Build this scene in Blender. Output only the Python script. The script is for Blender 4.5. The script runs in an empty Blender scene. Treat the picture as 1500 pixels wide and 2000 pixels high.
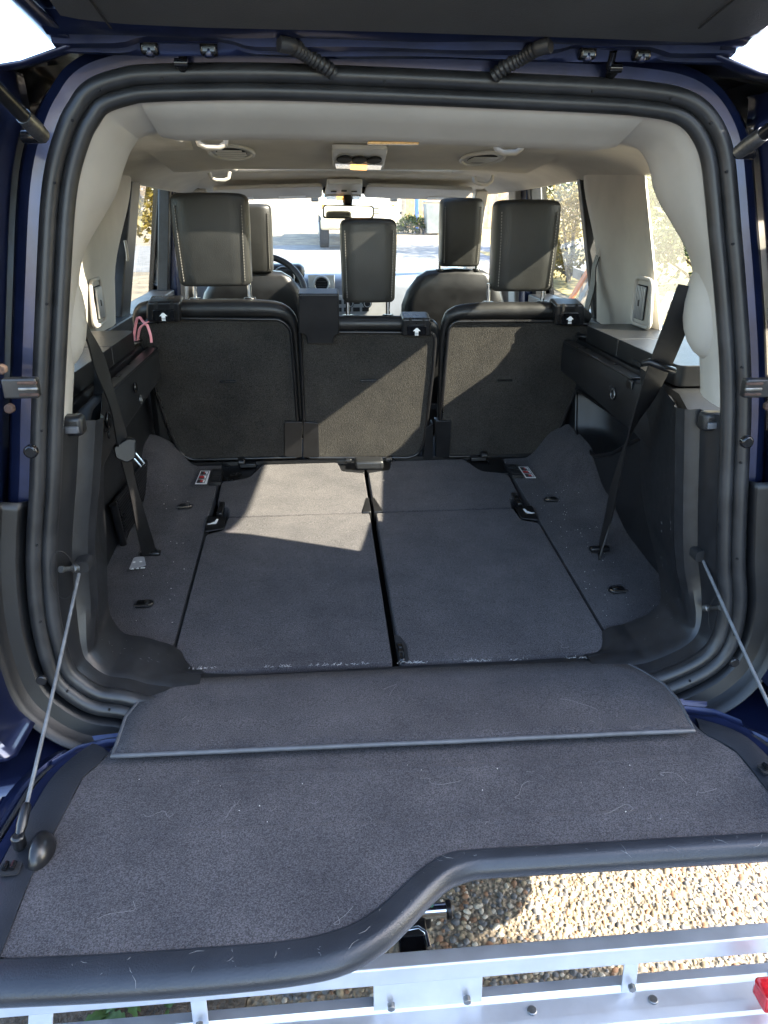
import bpy, bmesh, math, random
from mathutils import Vector, Matrix, noise
random.seed(7)
sc = bpy.context.scene
COL = sc.collection
# ------------------------------------------------------------------ camera
W0, H0, FPX = 1500.0, 2000.0, 1450.0
PITCH, YAW = math.radians(22.5), math.radians(5.0)
CAM = Vector((-0.1345, -1.09, 1.65))
cw = Vector((math.sin(YAW)*math.cos(PITCH), math.cos(YAW)*math.cos(PITCH), -math.sin(PITCH)))
cr = Vector((math.cos(YAW), -math.sin(YAW), 0))
cu = cr.cross(cw)
cd = bpy.data.cameras.new('camera'); co = bpy.data.objects.new('camera', cd); COL.objects.link(co)
co.matrix_world = Matrix(((cr.x, cu.x, -cw.x, CAM.x), (cr.y, cu.y, -cw.y, CAM.y), (cr.z, cu.z, -cw.z, CAM.z), (0, 0, 0, 1)))
cd.sensor_fit = 'VERTICAL'; cd.sensor_height = 24.0; cd.lens = 24.0*FPX/H0
cd.clip_start = 0.02; cd.clip_end = 600
sc.camera = co
# ------------------------------------------------------------------ light
SUN = Vector((1.0, -0.38, 0.76)).normalized()          # towards the sun
w = bpy.data.worlds.new('World'); sc.world = w; w.use_nodes = True
nt = w.node_tree; nt.nodes.clear()
sky = nt.nodes.new('ShaderNodeTexSky'); sky.sky_type = 'NISHITA'; sky.sun_disc = False
sky.sun_elevation = math.asin(SUN.z); sky.sun_rotation = math.atan2(SUN.x, SUN.y)
sky.air_density = 1.0; sky.dust_density = 1.0; sky.ozone_density = 1.0
bg = nt.nodes.new('ShaderNodeBackground'); bg.inputs[1].default_value = 0.15
wo = nt.nodes.new('ShaderNodeOutputWorld')
nt.links.new(sky.outputs[0], bg.inputs[0]); nt.links.new(bg.outputs[0], wo.inputs[0])
sl = bpy.data.lights.new('sun', 'SUN'); sl.energy = 5.0; sl.angle = math.radians(0.53); sl.color = (1.0, 0.90, 0.76)
so = bpy.data.objects.new('sun', sl); COL.objects.link(so)
so.rotation_euler = (-SUN).to_track_quat('-Z', 'Y').to_euler(); so.location = (12, -5, 12)
vs = sc.view_settings; vs.view_transform = 'Standard'; vs.look = 'None'; vs.exposure = 3.0; vs.gamma = 1.0
sc.cycles.max_bounces = 10; sc.cycles.transparent_max_bounces = 16
# ------------------------------------------------------------------ photo pixel -> place
def ray(px, py): return cr*((px-750)/FPX) + cu*((1000-py)/FPX) + cw
def hit(px, py, n, c):
    d = ray(px, py); n = Vector(n); t = (c - n.dot(CAM))/n.dot(d); return CAM + d*t
def PX(px, py, v): return hit(px, py, (1, 0, 0), v)
def PY(px, py, v): return hit(px, py, (0, 1, 0), v)
def PZ(px, py, v): return hit(px, py, (0, 0, 1), v)
FS = 0.075
def fz(y): return 0.80 + FS*y
def PF(px, py, up=0.0): return hit(px, py, (0, -FS, 1), 0.80+up)             # cargo floor
def PS(px, py, off=0.0): return hit(px, py, (0, 1, 0.167), 1.19+0.167*0.89-off)  # rear seat backs
def PO(px, py, off=0.0): return hit(px, py, (0, 1, -0.10), 0.05-0.08+off)      # rear opening
# ------------------------------------------------------------------ mesh helpers
def link(name, me, mat, parent=None, smooth=None, bevel=0, seg=2, kind=None, solid=0, angle=0.6):
    o = bpy.data.objects.new(name, me); COL.objects.link(o)
    if mat is not None:
        for m in (mat if isinstance(mat, (list, tuple)) else [mat]): me.materials.append(m)
    if parent is not None: o.parent = parent
    if smooth:
        me.polygons.foreach_set('use_smooth', [True]*len(me.polygons))
        me.set_sharp_from_angle(angle=angle)
    if solid:
        m = o.modifiers.new('s', 'SOLIDIFY'); m.thickness = solid; m.offset = -1
    if bevel:
        m = o.modifiers.new('b', 'BEVEL'); m.width = bevel; m.segments = seg; m.limit_method = 'ANGLE'; m.angle_limit = 0.6
        m.harden_normals = False
        me.polygons.foreach_set('use_smooth', [True]*len(me.polygons)); me.set_sharp_from_angle(angle=1.2)
    if kind: o['kind'] = kind
    return o
def mk(name, v, f, mat, parent=None, **k):
    me = bpy.data.meshes.new(name); me.from_pydata([tuple(p) for p in v], [], f); me.validate(); me.update()
    bm = bmesh.new(); bm.from_mesh(me); bmesh.ops.recalc_face_normals(bm, faces=bm.faces); bm.to_mesh(me); bm.free()
    return link(name, me, mat, parent, **k)
class MB:
    """collects shapes of one part into one mesh"""
    def __init__(s): s.v = []; s.f = []; s.m = []
    def add(s, v, f, mi=0):
        b = len(s.v); s.v += [Vector(p) for p in v]; s.f += [[i+b for i in q] for q in f]; s.m += [mi]*len(f); return s
    def box(s, c, size, rot=None, mi=0):
        c = Vector(c); h = Vector(size)/2; vs_ = []
        for x in (-1, 1):
            for y in (-1, 1):
                for z in (-1, 1):
                    p = Vector((x*h.x, y*h.y, z*h.z))
                    vs_.append(c + (rot @ p if rot else p))
        return s.add(vs_, [[0,1,3,2],[4,6,7,5],[0,4,5,1],[2,3,7,6],[0,2,6,4],[1,5,7,3]], mi)
    def tube(s, pts, r, n=8, cap=True, mi=0, closed=False):
        v, f = tube_geo(pts, r, n, cap, closed); return s.add(v, f, mi)
    def prism(s, poly, vec, mi=0):
        v, f = prism_geo(poly, vec); return s.add(v, f, mi)
    def build(s, name, mat, parent=None, **k):
        me = bpy.data.meshes.new(name); me.from_pydata([tuple(p) for p in s.v], [], s.f)
        if any(s.m): me.polygons.foreach_set('material_index', s.m)
        me.update()
        bm = bmesh.new(); bm.from_mesh(me); bmesh.ops.recalc_face_normals(bm, faces=bm.faces); bm.to_mesh(me); bm.free()
        return link(name, me, mat, parent, **k)
def prism_geo(poly, vec):
    n = len(poly); vec = Vector(vec); a = [Vector(p) for p in poly]; b = [p+vec for p in a]
    f = [list(range(n))[::-1], list(range(n, 2*n))] + [[i, (i+1) % n, n+(i+1) % n, n+i] for i in range(n)]
    return a+b, f
def prism(name, poly, vec, mat, parent=None, **k):
    v, f = prism_geo(poly, vec); return mk(name, v, f, mat, parent, **k)
def tube_geo(pts, r, n=8, cap=True, closed=False):
    pts = [Vector(p) for p in pts]; N = len(pts); v = []; f = []
    rr = r if isinstance(r, (list, tuple)) else [r]*N
    up = None
    for i, p in enumerate(pts):
        if closed: t = pts[(i+1) % N]-pts[i-1]
        else: t = pts[min(i+1, N-1)]-pts[max(i-1, 0)]
        if t.length < 1e-9: t = Vector((0, 0, 1))
        t.normalize()
        if up is None: up = Vector((0, 0, 1)) if abs(t.z) < 0.9 else Vector((1, 0, 0))
        a = up - t*up.dot(t); a.normalize(); up = a; b = t.cross(a)
        for k in range(n):
            q = 2*math.pi*k/n; v.append(p + (a*math.cos(q)+b*math.sin(q))*rr[i])
    for i in range(N if closed else N-1):
        for k in range(n):
            j = (i+1) % N
            f.append([i*n+k, i*n+(k+1) % n, j*n+(k+1) % n, j*n+k])
    if cap and not closed: f += [list(range(n))[::-1], [(N-1)*n+k for k in range(n)]]
    return v, f
def tube(name, pts, r, mat, parent=None, n=8, closed=False, **k):
    v, f = tube_geo(pts, r, n, True, closed); return mk(name, v, f, mat, parent, smooth=True, angle=1.0, **k)
def spline(pts, n=8, closed=False):
    pts = [Vector(p) for p in pts]; N = len(pts); out = []
    R = range(N if closed else N-1)
    for i in R:
        g = (lambda q: pts[q % N]) if closed else (lambda q: pts[max(0, min(N-1, q))])
        p0, p1, p2, p3 = g(i-1), g(i), g(i+1), g(i+2)
        for k in range(n):
            t = k/n
            out.append(0.5*((2*p1)+(p2-p0)*t+(2*p0-5*p1+4*p2-p3)*t*t+(3*p1-p0-3*p2+p3)*t**3))
    if not closed: out.append(pts[-1])
    return out
def resample(pts, n):
    pts = [Vector(p) for p in pts]; L = [0]
    for a, b in zip(pts, pts[1:]): L.append(L[-1]+(b-a).length)
    out = []; j = 0
    for k in range(n):
        s = L[-1]*k/(n-1)
        while j < len(L)-2 and L[j+1] < s: j += 1
        d = L[j+1]-L[j]; t = (s-L[j])/d if d > 0 else 0
        out.append(pts[j].lerp(pts[j+1], min(1, max(0, t))))
    return out
def rpoly(pts, r, n=5):
    """round the corners of a polygon; r a number or a list"""
    pts = [Vector(p) for p in pts]; N = len(pts); out = []
    for i, p in enumerate(pts):
        q = r[i] if isinstance(r, (list, tuple)) else r
        if q <= 0: out.append(p); continue
        a = pts[i-1]-p; b = pts[(i+1) % N]-p
        d = min(q, a.length*0.48, b.length*0.48); A = p+a.normalized()*d; B = p+b.normalized()*d
        for k in range(n+1):
            t = k/n; out.append(A*(1-t)**2+p*2*t*(1-t)+B*t*t)
    return out
def loft(name, rows, mat, parent=None, closed=False, **k):
    R = len(rows); C = len(rows[0]); v = [p for r in rows for p in r]; f = []
    for i in range(R-1):
        for j in range(C if closed else C-1):
            f.append([i*C+j, i*C+(j+1) % C, (i+1)*C+(j+1) % C, (i+1)*C+j])
    k.setdefault('smooth', True)
    return mk(name, v, f, mat, parent, **k)
def rbox(name, c, size, mat, parent=None, r=0.01, rot=None, seg=3, **k):
    m = MB(); m.box(c, size, rot); return m.build(name, mat, parent, bevel=r, seg=seg, **k)
def disc(c, ax, r, n=20, u=None):
    ax = Vector(ax).normalized(); a = Vector((0, 0, 1)) if abs(ax.z) < 0.9 else Vector((1, 0, 0))
    a = (a-ax*a.dot(ax)).normalized(); b = ax.cross(a)
    return [Vector(c)+(a*math.cos(2*math.pi*k/n)+b*math.sin(2*math.pi*k/n))*r for k in range(n)]
def cyl(name, c, ax, r, h, mat, parent=None, n=20, bevel=0.0, **k):
    ax = Vector(ax).normalized(); return prism(name, disc(c, ax, r, n), ax*h, mat, parent, bevel=bevel, smooth=True, **k)
def ring(name, c, ax, R, r, mat, parent=None, n=28, sx=1, **k):
    return tube(name, disc(c, ax, R, n), r, mat, parent, n=8, closed=True, **k)
def strap(name, pts, width, mat, parent=None, th=0.0016, wdirs=None):
    """a woven strap along pts; wdirs = width direction at each point"""
    rows = []
    for i, p in enumerate(pts):
        t = (pts[min(i+1, len(pts)-1)]-pts[max(i-1, 0)]).normalized(); wd = wdirs[i].normalized()
        wd = (wd - t*wd.dot(t)).normalized(); nn = t.cross(wd)
        rows.append([p-wd*width/2-nn*th, p+wd*width/2-nn*th, p+wd*width/2+nn*th, p-wd*width/2+nn*th])
    return loft(name, rows, mat, parent, closed=True, angle=0.5)
def empty(name, loc=(0, 0, 0)):
    o = bpy.data.objects.new(name, None); COL.objects.link(o); o.location = loc; o.empty_display_size = 0.1; return o
def tag(o, label, cat, group=None, kind=None):
    o['label'] = label
    if cat: o['category'] = cat
    if group: o['group'] = group
    if kind: o['kind'] = kind
    return o
def sstep(a, b, x):
    t = max(0.0, min(1.0, (x-a)/(b-a))); return t*t*(3-2*t)
# ------------------------------------------------------------------ materials
def nodes(name):
    m = bpy.data.materials.new(name); m.use_nodes = True; t = m.node_tree
    return m, t, t.nodes['Principled BSDF']
def N(t, kind, **k):
    n = t.nodes.new(kind)
    for a, b in k.items(): setattr(n, a, b)
    return n
def noise_mix(t, base, alt, scale, detail=4, lo=0.35, hi=0.65, coord=None, rough=0.6):
    tc = N(t, 'ShaderNodeTexCoord'); nz = N(t, 'ShaderNodeTexNoise'); nz.inputs['Scale'].default_value = scale
    nz.inputs['Detail'].default_value = detail; nz.inputs['Roughness'].default_value = rough
    t.links.new(tc.outputs['Object'], nz.inputs['Vector'])
    mr = N(t, 'ShaderNodeMapRange'); mr.inputs[1].default_value = lo; mr.inputs[2].default_value = hi
    t.links.new(nz.outputs[0], mr.inputs[0])
    mx = N(t, 'ShaderNodeMix', data_type='RGBA'); t.links.new(mr.outputs[0], mx.inputs[0])
    for s_, v in ((6, base), (7, alt)):
        if hasattr(v, 'is_output'): t.links.new(v, mx.inputs[s_])
        else: mx.inputs[s_].default_value = (*v, 1)
    return mx.outputs[2], mr.outputs[0], tc
def bump(t, p, tc, scale, strength, dist, kind='noise', detail=3):
    if kind == 'noise':
        nz = N(t, 'ShaderNodeTexNoise'); nz.inputs['Scale'].default_value = scale; nz.inputs['Detail'].default_value = detail
    else:
        nz = N(t, 'ShaderNodeTexVoronoi'); nz.inputs['Scale'].default_value = scale
    t.links.new(tc.outputs['Object'], nz.inputs['Vector'])
    b = N(t, 'ShaderNodeBump'); b.inputs['Strength'].default_value = strength; b.inputs['Distance'].default_value = dist
    t.links.new(nz.outputs[0], b.inputs['Height'])
    if p.inputs['Normal'].is_linked: t.links.new(p.inputs['Normal'].links[0].from_socket, b.inputs['Normal'])
    t.links.new(b.outputs[0], p.inputs['Normal'])
def mat(name, col, rough=0.5, metal=0.0, var=0.0, vscale=20, coat=0, bscale=0, bstr=0.2, bdist=0.001, bkind='noise', spec=0.5, rvar=0.0, trans=0, sheen=0):
    m, t, p = nodes(name)
    p.inputs['Base Color'].default_value = (*col, 1); p.inputs['Roughness'].default_value = rough; p.inputs['Metallic'].default_value = metal
    p.inputs['Specular IOR Level'].default_value = spec
    if coat: p.inputs['Coat Weight'].default_value = coat; p.inputs['Coat Roughness'].default_value = 0.06
    if sheen: p.inputs['Sheen Weight'].default_value = sheen
    tc = None
    if var:
        alt = tuple(min(1, c*(1+var)) for c in col); lo = tuple(c*(1-var) for c in col)
        o, fac, tc = noise_mix(t, lo, alt, vscale); t.links.new(o, p.inputs['Base Color'])
        if rvar:
            mr = N(t, 'ShaderNodeMapRange'); mr.inputs[3].default_value = max(0.02, rough-rvar); mr.inputs[4].default_value = min(1, rough+rvar)
            t.links.new(fac, mr.inputs[0]); t.links.new(mr.outputs[0], p.inputs['Roughness'])
    if bscale:
        if tc is None: tc = N(t, 'ShaderNodeTexCoord')
        bump(t, p, tc, bscale, bstr, bdist, bkind)
    return m
def carpet_mat(name, col, speck=0.5, ribs=False, dust=0.35):
    m, t, p = nodes(name)
    lo = tuple(c*0.45 for c in col); hi = tuple(min(1, c*1.75) for c in col)
    a, fa, tc = noise_mix(t, lo, hi, 520, 2, 0.36, 0.64)                       # single tufts
    b, fb, _ = noise_mix(t, (0.72, 0.72, 0.74), (1.25, 1.23, 1.2), 9, 5, 0.3, 0.7)       # brushed nap
    mu = N(t, 'ShaderNodeMix', data_type='RGBA', blend_type='MULTIPLY'); mu.inputs[0].default_value = 1
    t.links.new(a, mu.inputs[6]); t.links.new(b, mu.inputs[7])
    # pale dust and lint caught in the pile
    nz = N(t, 'ShaderNodeTexNoise'); nz.inputs['Scale'].default_value = 240; nz.inputs['Detail'].default_value = 3
    t.links.new(tc.outputs['Object'], nz.inputs['Vector'])
    mr = N(t, 'ShaderNodeMapRange'); mr.inputs[1].default_value = 0.66; mr.inputs[2].default_value = 0.8; mr.inputs[4].default_value = dust
    t.links.new(nz.outputs[0], mr.inputs[0])
    mx = N(t, 'ShaderNodeMix', data_type='RGBA'); t.links.new(mr.outputs[0], mx.inputs[0]); t.links.new(mu.outputs[2], mx.inputs[6])
    mx.inputs[7].default_value = (0.20, 0.185, 0.165, 1)
    t.links.new(mx.outputs[2], p.inputs['Base Color'])
    p.inputs['Roughness'].default_value = 0.95; p.inputs['Specular IOR Level'].default_value = 0.15
    p.inputs['Sheen Weight'].default_value = 0.10; p.inputs['Sheen Roughness'].default_value = 0.5
    p.inputs['Sheen Tint'].default_value = (1.0, 0.97, 0.95, 1)
    bump(t, p, tc, 480, 0.9, 0.003); bump(t, p, tc, 30, 0.25, 0.004)
    return m
M = {}
M['paint'] = mat('navy paint', (0.010, 0.015, 0.050), 0.30, 0.45, var=0.15, vscale=900, coat=1.0)
M['paint2'] = mat('navy inner paint', (0.012, 0.019, 0.060), 0.28, 0.5, var=0.25, vscale=14, coat=0.35)
M['trim_lg'] = mat('dark grey liftgate trim', (0.050, 0.052, 0.055), 0.5, var=0.12, vscale=10, bscale=600, bstr=0.35, bdist=0.0008, bkind='voronoi')
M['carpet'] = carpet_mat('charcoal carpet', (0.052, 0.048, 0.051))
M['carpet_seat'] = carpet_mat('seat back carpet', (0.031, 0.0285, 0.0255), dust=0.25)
M['plastic'] = mat('black grained plastic', (0.011, 0.0115, 0.013), 0.38, var=0.3, vscale=7, bscale=700, bstr=0.35, bdist=0.0006, bkind='voronoi', rvar=0.03)
M['plastic_tg'] = mat('grained tailgate plastic', (0.020, 0.022, 0.027), 0.32, var=0.18, vscale=9, bscale=380, bstr=0.45, bdist=0.0010, rvar=0.03)
M['plastic_s'] = mat('smooth black plastic', (0.008, 0.008, 0.009), 0.30, var=0.3, vscale=12, rvar=0.03, bscale=300, bstr=0.08, bdist=0.0005)
M['plastic_sill'] = mat('scuffed sill plastic', (0.014, 0.0145, 0.016), 0.36, var=0.22, vscale=45, bscale=500, bstr=0.25, bdist=0.0006, rvar=0.03)
M['gloss'] = mat('gloss black', (0.006, 0.006, 0.007), 0.12, var=0.2, vscale=30, rvar=0.04)
M['rubber'] = mat('black rubber', (0.020, 0.0205, 0.022), 0.40, var=0.35, vscale=16, bscale=220, bstr=0.12, bdist=0.0006, rvar=0.03)
M['leather'] = mat('black leather', (0.009, 0.009, 0.0095), 0.40, var=0.2, vscale=15, bscale=420, bstr=0.3, bdist=0.0008, bkind='voronoi', rvar=0.06)
M['leather_hd'] = mat('black headrest leather', (0.019, 0.019, 0.0175), 0.42, var=0.15, vscale=12, bscale=420, bstr=0.3, bdist=0.0008, bkind='voronoi', rvar=0.05)
M['beige'] = mat('light grey trim', (0.45, 0.42, 0.375), 0.6, var=0.06, vscale=8, bscale=900, bstr=0.15, bdist=0.0004, bkind='voronoi')
M['headliner'] = mat('cloth headliner', (0.52, 0.485, 0.43), 0.9, var=0.08, vscale=6, bscale=700, bstr=0.3, bdist=0.0006)
M['pale'] = mat('pale grey plastic', (0.55, 0.53, 0.48), 0.5, var=0.05, vscale=9)
M['chrome'] = mat('chrome', (0.75, 0.75, 0.74), 0.12, 1.0, var=0.1, vscale=40)
M['steel'] = mat('dull steel', (0.24, 0.24, 0.235), 0.42, 1.0, var=0.3, vscale=60)
M['rust'] = mat('rusty bolt', (0.055, 0.032, 0.024), 0.8, 0.2, var=0.4, vscale=120, bscale=300, bstr=0.4, bdist=0.001)
M['alu'] = mat('mill aluminium', (0.60, 0.61, 0.63), 0.42, 0.7, var=0.04, vscale=25, rvar=0.05)
M['silver'] = mat('silver plastic', (0.45, 0.46, 0.47), 0.35, 0.6, var=0.06, vscale=20)
M['white'] = mat('white print', (0.78, 0.78, 0.77), 0.6, var=0.06, vscale=60)
M['red'] = mat('red print', (0.50, 0.03, 0.03), 0.5, var=0.1, vscale=60)
M['redlens'] = mat('red lens', (0.55, 0.015, 0.02), 0.15, var=0.2, vscale=120, coat=1)
M['clearlens'] = mat('clear lens', (0.62, 0.62, 0.64), 0.12, var=0.35, vscale=180, coat=1, bscale=140, bstr=0.8, bdist=0.004)
M['web'] = mat('black webbing', (0.009, 0.0085, 0.009), 0.55, var=0.3, vscale=40, bscale=900, bstr=0.5, bdist=0.0006)
M['cable'] = mat('grey cable', (0.12, 0.125, 0.13), 0.45, var=0.25, vscale=60)
M['pink'] = mat('pink band', (0.75, 0.30, 0.33), 0.6, var=0.08, vscale=50)
M['dark'] = mat('dark recess', (0.008, 0.008, 0.009), 0.8, var=0.3, vscale=20)
M['under'] = mat('underbody', (0.02, 0.02, 0.02), 0.8, var=0.4, vscale=6)
M['green'] = mat('green coating', (0.05, 0.22, 0.14), 0.45, var=0.15, vscale=30)
M['yellow'] = mat('yellow plastic', (0.78, 0.50, 0.02), 0.5, var=0.1, vscale=20)
M['dash'] = mat('dashboard grey', (0.16, 0.18, 0.22), 0.55, var=0.1, vscale=10)
M['tyre'] = mat('tyre rubber', (0.02, 0.02, 0.02), 0.8, var=0.3, vscale=20)
M['thread'] = mat('pale stitching', (0.20, 0.19, 0.17), 0.8, var=0.1, vscale=80)
def glass_mat(name, tint, refl=1.0):
    m = bpy.data.materials.new(name); m.use_nodes = True; t = m.node_tree; t.nodes.clear()
    tr = N(t, 'ShaderNodeBsdfTransparent'); tr.inputs[0].default_value = (*tint, 1)
    gl = N(t, 'ShaderNodeBsdfGlossy'); gl.inputs['Roughness'].default_value = 0.015
    lw = N(t, 'ShaderNodeLayerWeight'); lw.inputs[0].default_value = 0.5
    pw_ = N(t, 'ShaderNodeMath', operation='POWER'); pw_.inputs[1].default_value = 4.0; t.links.new(lw.outputs['Facing'], pw_.inputs[0])
    ml = N(t, 'ShaderNodeMath', operation='MULTIPLY_ADD'); ml.inputs[1].default_value = 0.85*refl; ml.inputs[2].default_value = 0.05*refl; t.links.new(pw_.outputs[0], ml.inputs[0])
    mx = N(t, 'ShaderNodeMixShader'); t.links.new(ml.outputs[0], mx.inputs[0]); t.links.new(tr.outputs[0], mx.inputs[1]); t.links.new(gl.outputs[0], mx.inputs[2])
    o = N(t, 'ShaderNodeOutputMaterial'); t.links.new(mx.outputs[0], o.inputs[0]); return m
M['glass'] = glass_mat('window glass', (0.90, 0.94, 0.90))
M['glass_q'] = glass_mat('rear quarter glass', (0.88, 0.92, 0.86))
M['glass_t'] = glass_mat('tinted roof glass', (0.60, 0.62, 0.60))
def emit(name, col, st):
    m, t, p = nodes(name); p.inputs['Base Color'].default_value = (*col, 1); p.inputs['Emission Color'].default_value = (*col, 1); p.inputs['Emission Strength'].default_value = st; return m
M['lamp'] = emit('lit lamp', (1.0, 0.45, 0.10), 0.55)
# ================================================================== the place: ground
def gz(y): return 0.0 if y < 4 else (0.04*(y-4) if y < 44 else 1.6+0.01*(y-44))
ys = [-60, -20, -8, -3, 0, 3, 4, 5, 6, 8, 10, 14, 20, 28, 36, 44, 60, 90, 160, 300]
xs = [-200, -80, -30, -12, -6, -3, -1, 0, 1, 3, 6, 12, 30, 80, 200]
M['ground'], t, p = nodes('aggregate concrete')
a, fa, tc = noise_mix(t, (0.15, 0.125, 0.09), (0.30, 0.255, 0.19), 70, 5)
b, fb, _ = noise_mix(t, (0.55, 0.55, 0.55), (1.2, 1.15, 1.1), 3.0, 4)
mu = N(t, 'ShaderNodeMix', data_type='RGBA', blend_type='MULTIPLY'); mu.inputs[0].default_value = 1
t.links.new(a, mu.inputs[6]); t.links.new(b, mu.inputs[7]); t.links.new(mu.outputs[2], p.inputs['Base Color']); p.inputs['Roughness'].default_value = 0.9
bump(t, p, tc, 90, 0.8, 0.01, 'voronoi')
g = loft('ground', [[Vector((x, y, gz(y))) for x in xs] for y in ys], M['ground']); tag(g, 'pale exposed-aggregate concrete drive and the yard around it', None, kind='structure')
M['asphalt'] = mat('grey asphalt', (0.14, 0.14, 0.145), 0.9, var=0.25, vscale=5, bscale=120, bstr=0.4, bdist=0.01)
road = loft('road', [[Vector((x, y, gz(y)+0.006)) for x in (-60, -20, -6, 0, 8, 20, 60)] for y in (14.5, 16, 18, 20)], M['asphalt']); tag(road, 'grey asphalt street crossing beyond the windscreen', None, kind='structure')
M['soil'] = mat('brown soil', (0.085, 0.06, 0.042), 0.95, var=0.5, vscale=30, bscale=90, bstr=0.8, bdist=0.02)
soil_poly = [(-0.37, 0.5), (-0.33, 0.2), (-0.36, -0.1), (-0.3, -0.5), (-0.6, -0.9), (-1.6, -1.0), (-2.2, 0.1), (-1.4, 0.8), (-0.7, 0.8)]
soil = prism('soil_patch', rpoly([Vector((x, y, 0.003)) for x, y in soil_poly], 0.2, 6), (0, 0, 0.006), M['soil']); tag(soil, 'bare brown soil at the edge of the drive', None, kind='structure')
M['drygrass'] = mat('dry grass', (0.30, 0.24, 0.10), 0.95, var=0.35, vscale=4, bscale=60, bstr=0.8, bdist=0.03)
verge = loft('dry_verge', [[Vector((x, y, gz(y)+0.008+0.03*noise.noise((x*0.9, y*0.9, 0)))) for x in (3.9, 4.4, 5, 6, 8, 11, 15, 22, 40)] for y in [k*1.4-6 for k in range(26)]], M['drygrass']); tag(verge, 'dry yellow grass verge beyond the right-hand windows', None, kind='structure')
# pebbles of the aggregate, as real stones near the camera
def pebble_field():
    rnd = random.Random(3); v = []; f = []; cols = []
    base = [Vector(p) for p in ((0, 0, 1), (1, 0, 0), (0.31, 0.95, 0), (-0.81, 0.59, 0), (-0.81, -0.59, 0), (0.31, -0.95, 0))]
    x = -0.42
    while x < 1.45:
        y = -0.35
        while y < 0.75:
            if rnd.random() < 0.86 and not (x < -0.30+0.05*math.sin(9*y)):
                r = rnd.choice((0.0035, 0.005, 0.0065, 0.008, 0.010)); a = rnd.random()*6.28; sx = r*rnd.uniform(0.8, 1.35); sy = r*rnd.uniform(0.7, 1.1); h = r*rnd.uniform(0.30, 0.6)
                cx = x+rnd.uniform(-.006, .006); cy = y+rnd.uniform(-.006, .006); b = len(v)
                v.append((cx, cy, h))
                for rr, zz in ((0.62, 0.82), (1.0, -0.1)):
                    for k in range(7):
                        q = 2*math.pi*k/7; u = math.cos(q)*sx*rr; w_ = math.sin(q)*sy*rr
                        v.append((cx+u*math.cos(a)-w_*math.sin(a), cy+u*math.sin(a)+w_*math.cos(a), h*zz))
                for k in range(7):
                    f.append((b, b+1+k, b+1+(k+1) % 7)); f.append((b+1+k, b+8+k, b+8+(k+1) % 7, b+1+(k+1) % 7))
                mi = rnd.choices((0, 1, 2, 3), (5, 5, 3, 2))[0]; cols += [mi]*14
            y += 0.0142
        x += 0.0142
    me = bpy.data.meshes.new('pebbles'); me.from_pydata(v, [], f); me.polygons.foreach_set('material_index', cols)
    ms = [mat('tan pebble', (0.26, 0.205, 0.13), 0.75, var=0.3, vscale=60), mat('grey pebble', (0.11, 0.11, 0.11), 0.6, var=0.35, vscale=60),
          mat('pale pebble', (0.42, 0.37, 0.29), 0.75, var=0.25, vscale=60), mat('brown pebble', (0.20, 0.11, 0.06), 0.75, var=0.3, vscale=60)]
    o = link('pebbles', me, ms, None, smooth=True, angle=1.2); tag(o, 'small rounded pebbles set in the concrete under the tailgate', None, kind='stuff')
pebble_field()
# ================================================================== the car
car = empty('car', (0, 0, 0))
tag(car, 'navy blue four-wheel-drive car seen through its open tailgate, third row folded flat', 'car')
LP = [(300, 1388), (240, 1375), (190, 1367), (150, 1345), (118, 1310), (93, 1220), (84, 1130), (84, 1060), (91, 950), (95, 820), (100, 700), (107, 550), (115, 410), (126, 330), (147, 260), (165, 225), (190, 193), (240, 174), (300, 166)]
TP = [(500, 163), (750, 171), (1000, 182), (1170, 190), (1250, 196)]
RP = [(1318, 207), (1358, 228), (1385, 265), (1400, 310), (1408, 380), (1414, 450), (1424, 560), (1434, 700), (1436, 800), (1433, 900), (1429, 1000), (1427, 1100), (1430, 1180), (1416, 1250), (1380, 1295), (1308, 1331), (1250, 1345)]
def PO3(px, py):
    p = PO(px, py)
    return p
raw = [PO3(*q) for q in LP+TP+RP]
b0, b1 = raw[0], raw[-1]
bot = [Vector((x, 0.045, 0.783)) for x in (0.3, 0.0, -0.3)]
OP = spline(raw+bot, 7, closed=True); NP = len(OP); NTOP = 7*(len(raw)-1)
QN = Vector((0, -1, 0.1)).normalized()
ON = []
for i in range(NP):
    t_ = (OP[(i+1) % NP]-OP[i-1]).normalized(); ON.append(t_.cross(QN).normalized())
for _ in range(3): ON = [(ON[i-1]+ON[i]*2+ON[(i+1) % NP]).normalized() for i in range(NP)]
YV = Vector((0, 1, 0))
def along(idx, prof):
    return [[OP[i]+ON[i]*a+YV*b for a, b in prof(i)] for i in idx]
# --- weather seal: two lobes and a flange
def lobe(a0, b0, ra, rb, n=10):
    return [(a0+ra*math.cos(2*math.pi*k/n), b0+rb*math.sin(2*math.pi*k/n)) for k in range(n)]
rows = along(range(NP), lambda i: lobe(-0.0135, 0.0, 0.0135, 0.015)); rows.append(rows[0])
seal = loft('door_seal', rows, M['rubber'], car, closed=True, angle=1.2); tag(seal, 'black rubber weather seal round the rear opening', None)
rows = along(range(NP), lambda i: lobe(0.0085, 0.008, 0.0125, 0.014)); rows.append(rows[0])
loft('inner_lip', rows, M['rubber'], seal, closed=True, angle=1.2)
for i in range(10, NTOP, 13):
    c = OP[i]-ON[i]*0.006-YV*0.0142; prism('vent_hole', disc(c, (0, 1, 0), 0.0022, 8), (0, 0.004, 0), M['dark'], seal)
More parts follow.
